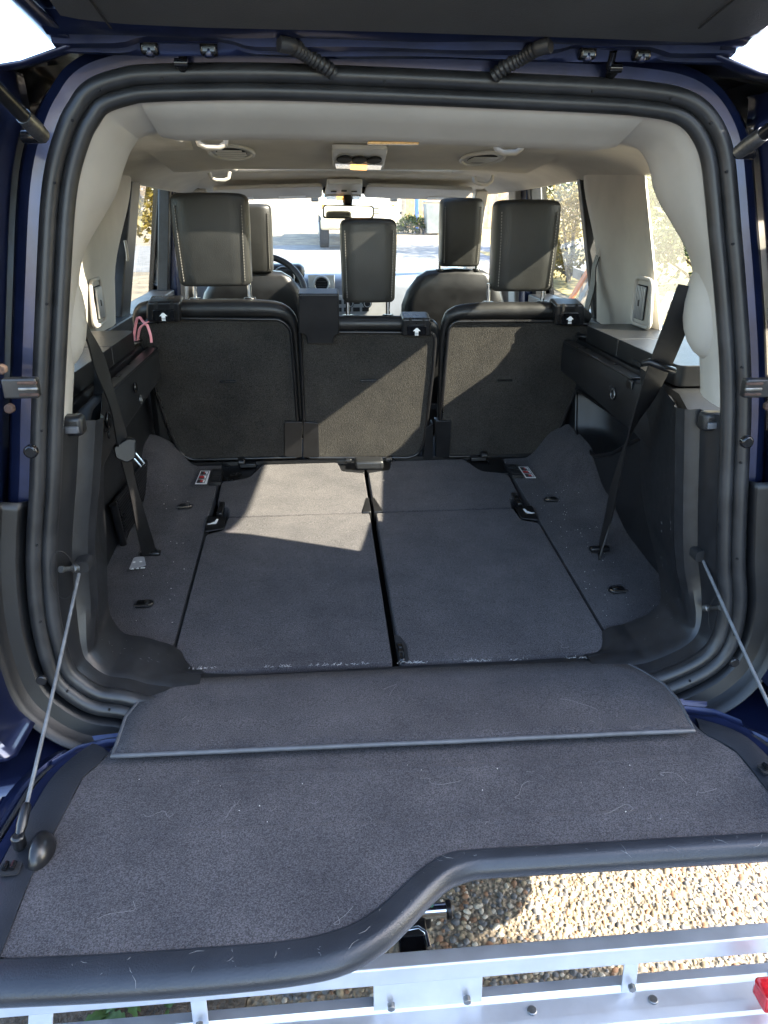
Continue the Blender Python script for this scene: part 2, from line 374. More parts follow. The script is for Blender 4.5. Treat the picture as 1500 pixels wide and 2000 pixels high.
# --- painted jamb and outer pillar
side = [i for i in range(NP) if i <= NTOP]
def frac_top(i): return sstep(1.60, 1.74, OP[i].z)
def pj(i):
    k = frac_top(i); c = sstep(0.80, 0.95, OP[i].z)
    topm = sstep(0.50, 0.36, abs(OP[i].x))*k
    return [(-0.012, 0.012), (-0.026, 0.010), (-0.034-0.01*c, 0.004), (-0.046-0.012*c, 0.010), (-0.054-0.012*c*(1-topm), 0.016+0.06*topm)]
sel = [i for i in side if OP[i].z > 0.775]
loft('rear_jamb', along(sel, pj), M['paint2'], car, solid=0.003)
def outer_pillar(s):
    idx = [i for i in side if OP[i].x*s > 0 and OP[i].z > 0.86 and (OP[i].z < 1.735)]
    if s > 0: idx = idx[::-1]
    rows = []
    for i in idx:
        p = OP[i]+ON[i]*-0.066; z = p.z
        ox = 0.93-0.10*sstep(1.25, 1.75, z)-0.05*sstep(1.6, 1.8, z)
        yb = -0.065-0.02*sstep(1.2, 0.9, z)
        rows.append([p+YV*0.022, p+Vector((s*0.004, -0.005, 0)), Vector((p.x+s*0.006, yb+0.012, z)), Vector((p.x+s*0.016, yb, z)), Vector((p.x+s*0.055, yb-0.006, z)),
                     Vector((p.x+s*0.07, yb+0.006, z)), Vector((p.x+s*0.085, yb-0.004, z)), Vector((s*(ox-0.03), yb+0.01, z)), Vector((s*ox, yb+0.05, z)), Vector((s*(ox+0.004), 0.35-0.25*sstep(1.24, 1.30, z), z))])
    top = rows[-1]; cx = top[0].x
    for k in range(1, 7):
        q = k/6*math.pi/2; h = 1.830 if s < 0 else 1.812
        rows.append([Vector((v.x+(s*0.02)*(1-math.cos(q)), v.y+0.05*(1-math.cos(q)), top[0].z+(h-top[0].z)*math.sin(q))) for v in top])
    return rows
for s in (-1, 1):
    rw = outer_pillar(s)
    o = loft('pillar_finisher', [r[:5] for r in rw], M['paint'], car, solid=0.003)
    tag(o, 'gloss dark finisher beside the %s edge of the rear opening' % ('left' if s < 0 else 'right'), None)
    q = loft('rear_quarter', [r[4:] for r in rw], M['paint'], car, solid=0.004)
    # matt black gutter strip beside the opening
    strip = [i for i in side if OP[i].x*s > 0 and 0.80 < OP[i].z < 1.20]
    loft('gutter_trim', along(strip, lambda i: [(-0.030, 0.001), (-0.040, -0.012), (-0.062, -0.016), (-0.070, -0.030), (-0.074, -0.050)]), M['plastic'], car, solid=0.003)
# --- lower black pillar trim (left and right) and the sill
def lower_idx(s):
    r = [i for i in range(NP) if OP[i].x*s > 0.36 and OP[i].z < 1.318]
    return sorted(r, key=lambda i: i if i < NP*0.6 else i-NP) if s < 0 else sorted(r)
def lowprof(i):
    p = OP[i]; k = sstep(0.82, 1.00, p.z); e_ = sstep(0.40, 0.47, abs(p.x))             # k: 0 on the sill, 1 up the pillar
    L = lambda a, b: a+(b-a)*k
    return [(0.014, 0.006), (0.019, 0.018), (L(0.021, 0.024), L(0.030, 0.046)), (L(0.022, 0.028), L(0.044, 0.070)), (L(0.026, 0.044), L(0.050, 0.074)), (L(0.029, 0.052), L(0.060, 0.080)), (L(0.030, 0.060), L(0.072, 0.100)),
            (L(0.031, 0.059), L(0.080, 0.108)), (L(0.024+0.009*e_, 0.050), L(0.092, 0.122)), (L(0.022+0.012*e_, 0.042), L(0.105, 0.160)), (L(0.018+0.017*e_, 0.022), L(0.125, 0.24)), (L(0.012+0.024*e_, 0.004), L(0.150, 0.34)), (L(0.006+0.028*e_, -0.006), L(0.168, 0.42)), (L(0.0, -0.04), L(0.172, 0.425))]
for s in (-1, 1):
    o = loft('pillar_trim', along(lower_idx(s), lowprof), M['plastic_sill'], car, angle=0.45)
    tag(o, 'scuffed black plastic pillar trim at the %s of the opening' % ('left' if s < 0 else 'right'), None)
    M_ = o
sill = [i for i in range(NP) if OP[i].z < 0.80 and abs(OP[i].x) <= 0.372]
sill = [i for i in range(NTOP, NP)]
loft('sill_trim', along(sill, lambda i: [(0.014, 0.006), (0.019, 0.020), (0.021, 0.042), (0.022, 0.078), (0.020, 0.10), (0.0, 0.11)]), M['plastic_sill'], car)
# --- pale upper pillar trim with its rounded top corners
def upprof(i):
    p = OP[i]; k = sstep(1.54, 1.70, p.z)
    L = lambda a, b: a+(b-a)*k
    return [(0.012, 0.014), (L(0.016, 0.022), 0.024), (L(0.014, 0.034), 0.06), (L(0.008, 0.046), 0.10), (L(-0.001, 0.050), 0.128), (L(-0.012, 0.046), 0.145), (L(-0.04, 0.025), L(0.18, 0.17)), (L(-0.09, -0.005), L(0.22, 0.20)), (L(-0.12, -0.008), L(0.205, 0.205)), (L(-0.28, -0.02), L(0.13, 0.21))]
for s in (-1, 1):
    idx = [i for i in range(NTOP+1) if OP[i].x*s > 0.30 and OP[i].z > 1.312]
    o = loft('upper_pillar_trim', along(idx, upprof), M['beige'], car, angle=1.0)
    tag(o, 'pale grey upper pillar trim on the %s' % ('left' if s < 0 else 'right'), None)
    # belt retractor bulge
    c = Vector((s*0.572, 0.205, 1.488)); rows = []
    for j in range(13):
        th = math.pi*j/12; zz = math.cos(th)*0.098; rr = math.sin(th)**0.9
        rows.append([c+Vector((-s*0.054*rr*math.cos(2*math.pi*k/20), 0.075*rr*math.sin(2*math.pi*k/20), zz-0.010*abs(math.cos(2*math.pi*k/20))*0)) for k in range(20)])
    loft('belt_cover', rows, M['beige'], o, closed=True, angle=1.2)
# --- header panel across the top
HI = [i for i in range(NTOP+1) if abs(OP[i].x) <= 0.385 and OP[i].z > 1.6]
def hprof(i):
    e = sstep(0.38, 0.345, abs(OP[i].x))
    return [(0.0125, 0.010), (0.024+0.002*e, 0.022), (0.038+0.004*e, 0.060), (0.050+0.006*e, 0.098), (0.055+0.007*e, 0.112), (0.057+0.006*e, 0.150), (0.045, 0.162), (0.005, 0.166)]
hd = loft('header_trim', along(HI, hprof), M['beige'], car, angle=0.8); tag(hd, 'pale grey header panel across the top of the opening', None)
c = PY(780, 253, 0.285)
i0 = min(HI, key=lambda i: abs(OP[i].x-0.01)); hp = OP[i0]+ON[i0]*0.0645+YV*0.13
rbox('courtesy_lamp', hp, (0.085, 0.018, 0.004), mat('amber lens', (0.65, 0.36, 0.12), 0.25, var=0.2, vscale=90), hd, r=0.0018)
# ================================================================== load floor
base = MB(); base.box((0, 0.66, 0.70), (1.34, 1.24, 0.04)); base.build('floor_pan', M['dark'], car)
def floor_poly(pts, z0=0.0): return [Vector((x, y, fz(y)+z0)) for x, y in pts]
def seat_panel(s):
    g0 = 0.009
    near = rpoly(floor_poly([(s*g0, 0.150), (s*0.444, 0.150), (s*0.444, 0.715), (s*0.402, 0.735), (s*0.396, 0.805), (s*g0, 0.805)]), [0.008, 0.012, 0.012, 0.012, 0.004, 0.006], 4)
    near = [p - Vector((0, 0, 0.0)) for p in near]
    hole = [Vector((s*g0, 0.155, 0)), Vector((s*(g0+0.02), 0.155, 0))]
    o = prism('folded_seat', near, (0, 0, -0.05), M['carpet'], car, bevel=0.006, seg=3)
    tag(o, 'folded third-row seat covered in charcoal carpet on the %s' % ('left' if s < 0 else 'right'), None)
    far = rpoly(floor_poly([(s*0.030, 0.812), (s*0.395, 0.812), (s*0.402, 0.87), (s*0.436, 0.90), (s*0.440, 1.045), (s*0.36, 1.075), (s*0.325, 1.175), (s*0.085, 1.175), (s*0.075, 1.105), (s*0.006, 1.085), (s*0.006, 0.91)], -0.002), [0.004, 0.01, 0.01, 0.01, 0.012, 0.02, 0.01, 0.01, 0.012, 0.004, 0.004], 3)
    prism('hinge_panel', far, (0, 0, -0.045), M['carpet'], o, bevel=0.005, seg=3)
    # black plate with the seat pictogram
    pl = floor_poly([(s*0.400, 0.737), (s*0.447, 0.722), (s*0.452, 0.812), (s*0.401, 0.806)], 0.001)
    lp = prism('handle_plate', rpoly(pl, 0.006, 3), (0, 0, 0.003), M['plastic_s'], o, bevel=0.001)
    ic = MB(); c0 = Vector((s*0.426, 0.768, fz(0.768)+0.0046))
    sgn = 1
    for q in ([(-.004, -.002), (.004, -.003), (.007, .021), (.001, .022)], [(.002, -.006), (.002, -.001), (-.019, -.004), (-.019, -.008)], [(-.004, -.002), (-.003, .006), (-.012, -.003)]):
        ic.prism([c0+Vector((-s*a_*-1*-1, b_, b_*FS)) for a_, b_ in q], (0, 0, 0.0006))
    ic.build('seat_symbol', M['white'], o)
    # black hinge arm beside the panel and the central guide
    arm = MB(); arm.box((s*0.421, 0.862, fz(0.862)-0.004), (0.016, 0.085, 0.018)); arm.build('hinge_arm', M['plastic_s'], o, bevel=0.003)
    gd = [Vector((s*0.004, 0.813, fz(.813))), Vector((s*0.030, 0.813, fz(.813))), Vector((s*0.012, 0.905, fz(.905))), Vector((s*0.004, 0.905, fz(.905)))]
    prism('guide_cover', gd, (0, 0, -0.03), M['plastic_s'], o, bevel=0.002)
    return o
TS = {s: seat_panel(s) for s in (-1, 1)}
# pull loop on its recess plate at the near end of the gap, and the latch cover at the far end
rows = []
for k in range(9):
    q = math.pi*k/8; rows.append([Vector((x, 0.185-0.036*math.cos(q), fz(0.185)-0.006+0.014*math.sin(q))) for x in (0.005, 0.008, 0.013, 0.016)])
loft('pull_handle', rows, M['gloss'], TS[1], solid=0.004)
prism('recess_shade_plate', rpoly(floor_poly([(0.003, 0.150), (0.024, 0.150), (0.025, 0.20), (0.016, 0.232), (0.003, 0.240)], 0.0002), [0, 0.004, 0.008, 0.01, 0.0], 4), (0, 0, 0.0012), M['dark'], TS[1])  # raised dark plate, its colour stands in for the shade of a hole
lc = MB(); lc.box((0.012, 1.135, fz(1.135)+0.008), (0.090, 0.052, 0.03)); lc.build('latch_cover', M['plastic'], TS[1], bevel=0.008, seg=3)
for dx in (-0.052, 0.076): rbox('latch_pin', Vector((0.0+dx, 1.152, fz(1.15)+0.012)), (0.02, 0.014, 0.012), M['plastic_s'], TS[1], r=0.003)
for s in (-1, 1):
    pk = rpoly(floor_poly([(s*0.004, 1.09), (s*0.078, 1.108), (s*0.088, 1.178), (s*0.004, 1.178)], -0.004), 0.008, 3)
    prism('latch_pocket', pk, (0, 0, -0.006), M['plastic_s'], TS[s], bevel=0.001)
    pk = rpoly(floor_poly([(s*0.33, 1.178), (s*0.362, 1.08), (s*0.445, 1.055), (s*0.47, 1.178)], -0.006), 0.008, 3)
    prism('hinge_pocket', pk, (0, 0, -0.006), M['plastic_s'], TS[s], bevel=0.001)
    cyl('seat_latch', (s*0.388-0.011, 1.165, fz(1.16)+0.012), (1, 0, 0), 0.013, 0.022, M['plastic_s'], TS[s], bevel=0.003)
    rbox('latch_hook', (s*0.388-0.02*s, 1.16, fz(1.16)+0.004), (0.05, 0.02, 0.012), M['plastic_s'], TS[s], r=0.002)
# side carpets with the wheel-arch humps
def side_h(x, y, s):
    ax = abs(x)
    h = 0.070*sstep(0.525, 0.61, ax)*(sstep(0.93, 1.08, y) if s < 0 else sstep(0.80, 1.0, y))
    h += 0.040*sstep(0.56, 0.66, ax)*(sstep(0.92, 1.1, y) if s < 0 else sstep(0.62, 0.8, y))
    h += 0.012*sstep(1.06, 1.10, y)*sstep(0.40, 0.46, ax)*0
    h += 0.003*noise.noise((x*9, y*9, s))
    return h
for s in (-1, 1):
    rows = []
    for iy in range(43):
        y = 0.165+iy*0.024; rows.append([Vector((s*x, y, fz(y)-0.003+side_h(x, y, s))) for x in [0.452+0.218*k/20 for k in range(21)]])
    rows = [[Vector((r[0].x, r[0].y, r[0].z-0.04))]+[Vector((r[0].x, r[0].y, r[0].z-0.002))]+r for r in rows]
    o = loft('side_carpet', rows, M['carpet'], car, angle=1.0); tag(o, 'charcoal carpet strip with wheel-arch hump on the %s' % ('left' if s < 0 else 'right'), None)
    SC = o if s < 0 else None
# tie-down rings
def tie(px, py, s):
    p = PF(px, py, 0.0); p.z += side_h(abs(p.x), p.y, s)
    o = None
    out = []
    for k in range(13):
        q = -math.pi/2+math.pi*k/12; out.append(Vector((p.x-s*(0.010+0.013*math.cos(q)), p.y+0.013*math.sin(q), 0)))
    out += [Vector((p.x+s*0.016, p.y+0.013, 0)), Vector((p.x+s*0.016, p.y-0.013, 0))]
    def lift(pts, z, k=1.0):
        c = sum(pts, Vector())/len(pts); return [Vector((c.x+(q.x-c.x)*k, c.y+(q.y-c.y)*k, fz(q.y)+z+(p.z-fz(p.y)))) for q in pts]
    o = prism('tie_down', lift(out, -0.002), (0, 0, 0.006), M['plastic_s'], car, bevel=0.0015)
    cyl('bolt', (p.x-s*0.008, p.y+0.001, p.z+0.003), (0, 0, 1), 0.0055, 0.004, M['steel'], o, n=12)
    ln = [q for q in lift(out, 0.005, 1.0)]
    tube('ring', ln[:6]+[Vector((p.x+s*0.018, p.y-0.0145, p.z+0.006))][:1] if False else [Vector((p.x+s*0.018, p.y-0.0145, p.z+0.004))]+ln[:5], 0.0022, M['chrome'], o, n=6)
    return o
for (px, py, s) in ((360, 990, -1), (280, 1180, -1), (1077, 975, 1), (1207, 1153, 1)): tie(px, py, s)
# instruction stickers and switch boxes
def sticker(corners, s, nm='instruction_sticker'):
    P = [PF(*c, 0.003) for c in corners]
    for q in P: q.z += 0.002
    o = prism(nm, P, (0, 0, 0.0008), M['white'], car)
    u = P[1]-P[0]; v = P[3]-P[0]; rr = random.Random(5)
    bl = MB(); rd = MB(); wh = MB(); up = Vector((0, 0, 0.0012))
    quad = lambda a0, b0, a1, b1, z=0: [P[0]+u*a0+v*b0+up+Vector((0, 0, z)), P[0]+u*a1+v*b0+up+Vector((0, 0, z)), P[0]+u*a1+v*b1+up+Vector((0, 0, z)), P[0]+u*a0+v*b1+up+Vector((0, 0, z))]
    for k in range(3):
        b0 = 0.06+k*0.305; bl.prism(quad(0.09, b0, 0.91, b0+0.27), (0, 0, 0.0003))
        rd.prism(quad(0.12+0.3*(k != 1), b0+0.07, 0.55+0.15*k*0.5, b0+0.2, 0.0006), (0, 0, 0.0003))
        wh.prism(quad(0.5, b0+0.04, 0.85, b0+0.12, 0.0004), (0, 0, 0.0003)); wh.prism(quad(0.7, b0+0.1, 0.85, b0+0.24, 0.0004), (0, 0, 0.0003))
    bl.build('print_ground', M['plastic_s'], o); rd.build('red_print', M['red'], o); wh.build('white_print', M['white'], o)
    return o
sticker([(392, 921), (411, 921), (404, 947), (381, 947)], -1)
sticker([(1012, 913), (1031, 913), (1047, 935), (1027, 935)], 1)
def switch_box(corners):
    P = [PF(*c, 0.0) for c in corners]; o = prism('buckle_socket', rpoly(P, 0.004, 3), (0, 0, 0.009), M['plastic'], car, bevel=0.002)
    u = P[1]-P[0]; v = P[3]-P[0]
    for b in (0.18, 0.58):
        q = [P[0]+u*0.15+v*b, P[0]+u*0.85+v*b, P[0]+u*0.85+v*(b+0.28), P[0]+u*0.15+v*(b+0.28)]
        prism('slot', [x+Vector((0, 0, 0.0092)) for x in q], (0, 0, 0.001), M['dark'], o)
switch_box([(414, 921), (437, 921), (432, 948), (407, 948)])
switch_box([(984, 912), (1008, 912), (1022, 934), (1000, 934)])
# warning label beside the belt anchor on the left
P = [PF(*c, 0.003) for c in ((252, 1116), (262, 1092), (282, 1090), (286, 1108))]
lb = prism('warning_label', rpoly([q+Vector((0, 0, 0.004)) for q in P], 0.006, 3), (0, 0, 0.001), mat('grey label', (0.30, 0.30, 0.31), 0.5, var=0.15, vscale=40), car)
ic = MB()
for px, py in ((262, 1098), (275, 1097)): ic.prism(disc(PF(px, py, 0.0085), (0, 0, 1), 0.0035, 10), (0, 0, 0.0005))
for px, py in ((259, 1111), (269, 1110)):
    c = PF(px, py, 0.0085); ic.prism([c+Vector((-.004, -.003, 0)), c+Vector((.004, -.003, 0)), c+Vector((0, .005, 0))], (0, 0, 0.0005))
c = PF(279, 1109, 0.0085); ic.box(c, (0.010, 0.005, 0.0006))
o_=ic.build('warning_symbol', M['white'], lb); o_['kind']='stuff'
# ================================================================== floor flap over the tailgate joint
def flap_rows():
    L = [(332, 1326), (300, 1345), (268, 1372), (245, 1400), (228, 1450), (219, 1474)]
    R = [(1212, 1288), (1258, 1312), (1300, 1338), (1326, 1368), (1345, 1405), (1355, 1424)]
    zz = [0.8125, 0.818, 0.822, 0.823, 0.821, 0.820]; rows = []
    for (l, r, z) in zip(L, R, zz):
        a = PZ(*l, z); b = PZ(*r, z); row = []
        for k in range(25):
            u = k/24; p = a.lerp(b, u); p.z += 0.0012*noise.noise((p.x*6, p.y*12, 2)); row.append(p)
        rows.append(row)
    return rows
fr = flap_rows()
flap = loft('floor_flap', fr, M['carpet'], car, solid=0.007, angle=0.9); tag(flap, 'carpeted flap bridging the load floor and the tailgate', None)
M['piping'] = mat('grey piping', (0.075, 0.078, 0.085), 0.5, var=0.2, vscale=40)
edge = [r[0] for r in fr]+fr[-1][1:-1]+[r[-1] for r in fr[::-1]]
tube('edge_binding', [p-Vector((0, 0, 0.003)) for p in edge], 0.0042, M['piping'], flap, n=8)
# frayed pale gap line where the flap meets the seats
# ================================================================== lower tailgate
inner_px = [(-60, 1876), (0, 1871), (200, 1862), (400, 1849), (560, 1836), (640, 1820), (700, 1797), (750, 1762), (790, 1725), (830, 1690), (865, 1669), (910, 1660), (1100, 1649), (1300, 1637), (1500, 1626), (1620, 1618)]
outer_px = [(-60, 1938), (0, 1935), (200, 1925), (400, 1911), (570, 1893), (670, 1872), (745, 1832), (800, 1782), (840, 1740), (880, 1706), (915, 1692), (950, 1686), (1120, 1676), (1310, 1665), (1500, 1654), (1620, 1646)]
TZ = 0.80
inn = resample(spline([PZ(*q, TZ) for q in inner_px], 5), 70); out = resample(spline([PZ(*q, TZ) for q in outer_px], 5), 70)
xl = -0.655; xr = 0.655
rows = []
for a, b in zip(inn, out):
    d = (b-a); n_ = Vector((d.x, d.y, 0)).normalized()
    rows.append([a+Vector((0, 0, -0.012)), a+Vector((0, 0, -0.001)), a+d*0.05+Vector((0, 0, 0.002)), a+d*0.15+Vector((0, 0, 0.003)), a+d*0.45+Vector((0, 0, 0.0035)), a+d*0.75+Vector((0, 0, 0.003)), a+d*0.90+Vector((0, 0, 0.0015)), b+Vector((0, 0, -0.002)), b+n_*0.004+Vector((0, 0, -0.006)), b+n_*0.007+Vector((0, 0, -0.012)), b+n_*0.007+Vector((0, 0, -0.019)), b+n_*0.003+Vector((0, 0, -0.027)), b-n_*0.004+Vector((0, 0, -0.032)), b-n_*0.08+Vector((0, 0, -0.040))])
tg = loft('tailgate', rows, M['plastic_tg'], car, angle=1.2); tag(tg, 'lowered tailgate with charcoal carpet and an offset step in its black plastic lip', None)
# carpet of the tailgate, following the lip
Lc = [(-60, 1876), (0, 1868), (60, 1715), (130, 1580), (162, 1518), (188, 1497), (212, 1470), (260, 1400)]
left = resample([PZ(*q, TZ) for q in Lc][::-1], 24); 
Rc = [(1340, 1395), (1366, 1424), (1385, 1438), (1402, 1446), (1440, 1470), (1500, 1545), (1545, 1618), (1560, 1626)]
right = resample([PZ(*q, TZ) for q in Rc], 24)
NX = 70; crow = []
for j in range(25):
    v_ = j/24; row = []
    for k in range(NX):
        u = k/(NX-1); far = Vector((-0.47+0.94*u, -0.005, TZ)); near = inn[min(69, int(round(u*69)))]
        # left and right borders
        p = far.lerp(near, v_); lx = left[min(23, int(v_*23))]; rx = right[min(23, int(v_*23))]
        row.append(p)
    crow.append(row)
poly = []
lft = [PZ(*q, TZ) for q in Lc[1:]]; rgt = [PZ(*q, TZ) for q in Rc[:-1]]
border = lft+rgt+[p for p in inn[::-1] if -0.535 < p.x < 0.545]
bm = bmesh.new(); vs_ = [bm.verts.new(p+Vector((0, 0, -0.0012))) for p in border]; bm.faces.new(vs_); bmesh.ops.triangulate(bm, faces=bm.faces)
me = bpy.data.meshes.new('tailgate_carpet'); bm.to_mesh(me); bm.free()
tcarp = link('tailgate_carpet', me, M['carpet'], tg)
# pressed ridges across the carpet
for (a, b) in (((330, 1523), (1330, 1478)), ((250, 1632), (1400, 1582))):
    A = PZ(*a, TZ); B = PZ(*b, TZ); rows = []
    for k in range(30):
        p = A.lerp(B, k/29); e = 0.0015*math.sin(math.pi*min(1, min(k, 29-k)/4)/2)
        rows.append([p+Vector((0, 0.012, -0.002)), p+Vector((0, 0.006, e*0.7-0.001)), p+Vector((0, 0.0, e)), p+Vector((0, -0.006, e*0.7-0.001)), p+Vector((0, -0.012, -0.002))])
    loft('carpet_ridge', rows, M['carpet'], tg)
# side borders of the tailgate: black grained panels, then painted flange with gasket
for s in (-1, 1):
    if s < 0:
        inn_ = [PZ(*q, TZ) for q in ((212, 1470), (188, 1497), (162, 1518), (130, 1580), (60, 1715), (0, 1868), (-60, 1990))]
        out_ = [PZ(*q, TZ) for q in ((180, 1452), (140, 1480), (100, 1520), (66, 1575), (0, 1690), (-70, 1850), (-120, 2000))]
    else:
        inn_ = [PZ(*q, TZ) for q in ((1366, 1424), (1385, 1438), (1402, 1446), (1440, 1470), (1500, 1545), (1560, 1626), (1600, 1690))]
        out_ = [PZ(*q, TZ) for q in ((1358, 1402), (1395, 1412), (1430, 1424), (1470, 1448), (1530, 1510), (1600, 1600), (1650, 1700))]
    A = resample(spline(inn_, 4), 30); B = resample(spline(out_, 4), 30)
    rows = [[a+Vector((0, 0, -0.012)), a+Vector((0, 0, 0.001)), a.lerp(b, 0.25)+Vector((0, 0, 0.004)), a.lerp(b, 0.7)+Vector((0, 0, 0.004)), b, b+Vector((s*0.005, 0, -0.012)), b+Vector((s*0.006, 0, -0.03))] for a, b in zip(A, B)]
    o = loft('tailgate_side_trim', rows, M['plastic_tg'], tg, angle=0.9)
    # painted flange outside it
    C = [b+Vector((s*0.003, 0, -0.010)) for b in B]
    rows = [[c+Vector((0, 0, -0.03)), c+Vector((s*0.004, 0, 0.0)), c+Vector((s*0.018, 0.002, 0.003)), c+Vector((s*0.024, 0, -0.008)), c+Vector((s*0.036, 0, -0.008)), c+Vector((s*0.042, 0.0, 0.0)), c+Vector((s*0.060, 0, -0.004)), c+Vector((s*0.075, 0, -0.03))] for c in C]
    loft('tailgate_flange', rows, M['paint2'], tg, angle=0.9, solid=0.002)
    tube('gasket', [c+Vector((s*0.030, 0, -0.005)) for c in C], 0.0042, M['rubber'], tg, n=8)
    # hinge-end frame
    h0 = PZ(180, 1428, 0.795) if s < 0 else PZ(1390, 1392, 0.795)
    rows = [[Vector((s*0.30, y, z)), Vector((s*0.45, y, z)), Vector((s*0.52, y, z)), Vector((s*0.565, y-0.012, z)), Vector((s*0.60, y-0.045, z-0.002))] for y, z in ((-0.004, 0.770), (-0.008, 0.792), (-0.016, 0.796), (-0.024, 0.790), (-0.034, 0.790), (-0.042, 0.796), (-0.06, 0.790), (-0.10, 0.782))]
    loft('hinge_frame', rows, M['paint2'], tg, angle=0.9)
# outer painted skin below
skin = [inn[0]+Vector((-0.1, 0, -0.055))]+[b+Vector((0, 0.075, -0.058)) for b in out[::3]]+[Vector((0.68, out[-1].y, 0.745)), Vector((0.68, -0.02, 0.745)), Vector((-0.68, -0.02, 0.745))]
bm = bmesh.new(); bm.faces.new([bm.verts.new(p) for p in skin]); bmesh.ops.triangulate(bm, faces=bm.faces)
me = bpy.data.meshes.new('outer_skin'); bm.to_mesh(me); bm.free(); link('outer_skin', me, M['paint'], tg, solid=0.02)
# ball-stud covers, cables, side catches
for s in (-1, 1):
    e = PZ(36, 1640, 0.822) if s < 0 else Vector((0.592, -0.262, 0.822))
    a = PY(157, 1108, 0.135) if s < 0 else PY(1369, 1086, 0.135)
    d = (e-a)
    cb = tube('support_cable', [a+Vector((0, 0.015, 0.002)), a]+[a+d*k/10+Vector((0, 0, -0.004*math.sin(math.pi*k/10))) for k in range(1, 10)]+[e+Vector((0, 0.012, 0.012))], 0.0031, M['cable'], car, n=8)
    tag(cb, 'thin grey tailgate support cable on the %s' % ('left' if s < 0 else 'right'), None)
    u = d.normalized()
    tube('cable_end', [e-u*0.050, e-u*0.046, e-u*0.018, e-u*0.010, e], [0.005, 0.0075, 0.0075, 0.006, 0.006], M['plastic_s'], cb, n=12)
    cyl('ball_socket', e+Vector((0, 0, 0.008)), (0, 0, -1), 0.0095, 0.022, M['plastic_s'], cb, bevel=0.003)
    rows = []
    c = e+Vector((-s*0.028, -0.006, -0.022))
    for j in range(9):
        q = j/8*math.pi/2; rr = math.cos(q)
        rows.append([c+Vector((-s*max(-0.006, 0.020*rr*math.cos(2*math.pi*k/20)), 0.032*rr*math.sin(2*math.pi*k/20), 0.028*math.sin(q))) for k in range(20)])
    loft('stud_cover', rows, M['gloss'] if False else M['plastic_s'], tg, closed=True, angle=1.2)
    o_ = PY(157, 1108, 0.125) if s < 0 else PY(1369, 1086, 0.125)
    mbx = MB(); mbx.prism(rpoly([o_+Vector((-0.012, -0.004, -0.011)), o_+Vector((0.014, 0.0, -0.011)), o_+Vector((0.014, 0.0, 0.011)), o_+Vector((-0.012, -0.004, 0.011))], 0.008, 4), (0, 0.03, 0)); mbx.build('cable_slot', M['dark'], cb)
    p = PZ(20, 1697, 0.808) if s < 0 else PZ(1500, 1502, 0.808)
    lt = MB(); lt.prism(rpoly([p+Vector((-0.014, -0.012, 0)), p+Vector((0.014, -0.012, 0)), p+Vector((0.014, 0.010, 0)), p+Vector((-0.014, 0.010, 0))], 0.005, 3), (0, 0, 0.002)); lo = lt.build('catch_plate', M['dark'], tg)
    for k in (-1, 1): cyl('catch_pin', p+Vector((k*0.005, -0.006, 0.006)), (0, 1, 0), 0.0035, 0.012, M['gloss'], tg, n=10)
    # striker stud on the pillar, with its oval cover
    if s < 0: c = PY(125, 1112, 0.085); A = PY(118, 1112, 0.07); B = PY(150, 1110, 0.10)
    else: c = PY(1402, 1188, 0.085); A = PY(1408, 1187, 0.07); B = PY(1376, 1188, 0.10)
    st = tube('striker', [A, A.lerp(B, 0.15), A.lerp(B, 0.2), A.lerp(B, 0.75), A.lerp(B, 0.78), B], [0.006, 0.006, 0.0042, 0.0042, 0.007, 0.007], M['steel'], car, n=12)
    ov = [c+Vector((0.016*math.cos(2*math.pi*k/24)*1.0, -0.010+s*-0.0+0.012*math.cos(2*math.pi*k/24)*(-s), 0.045*math.sin(2*math.pi*k/24)-0.006)) for k in range(24)]
    tube('cover_outline', ov, 0.0006, M['plastic_sill'], st, n=5, closed=True)
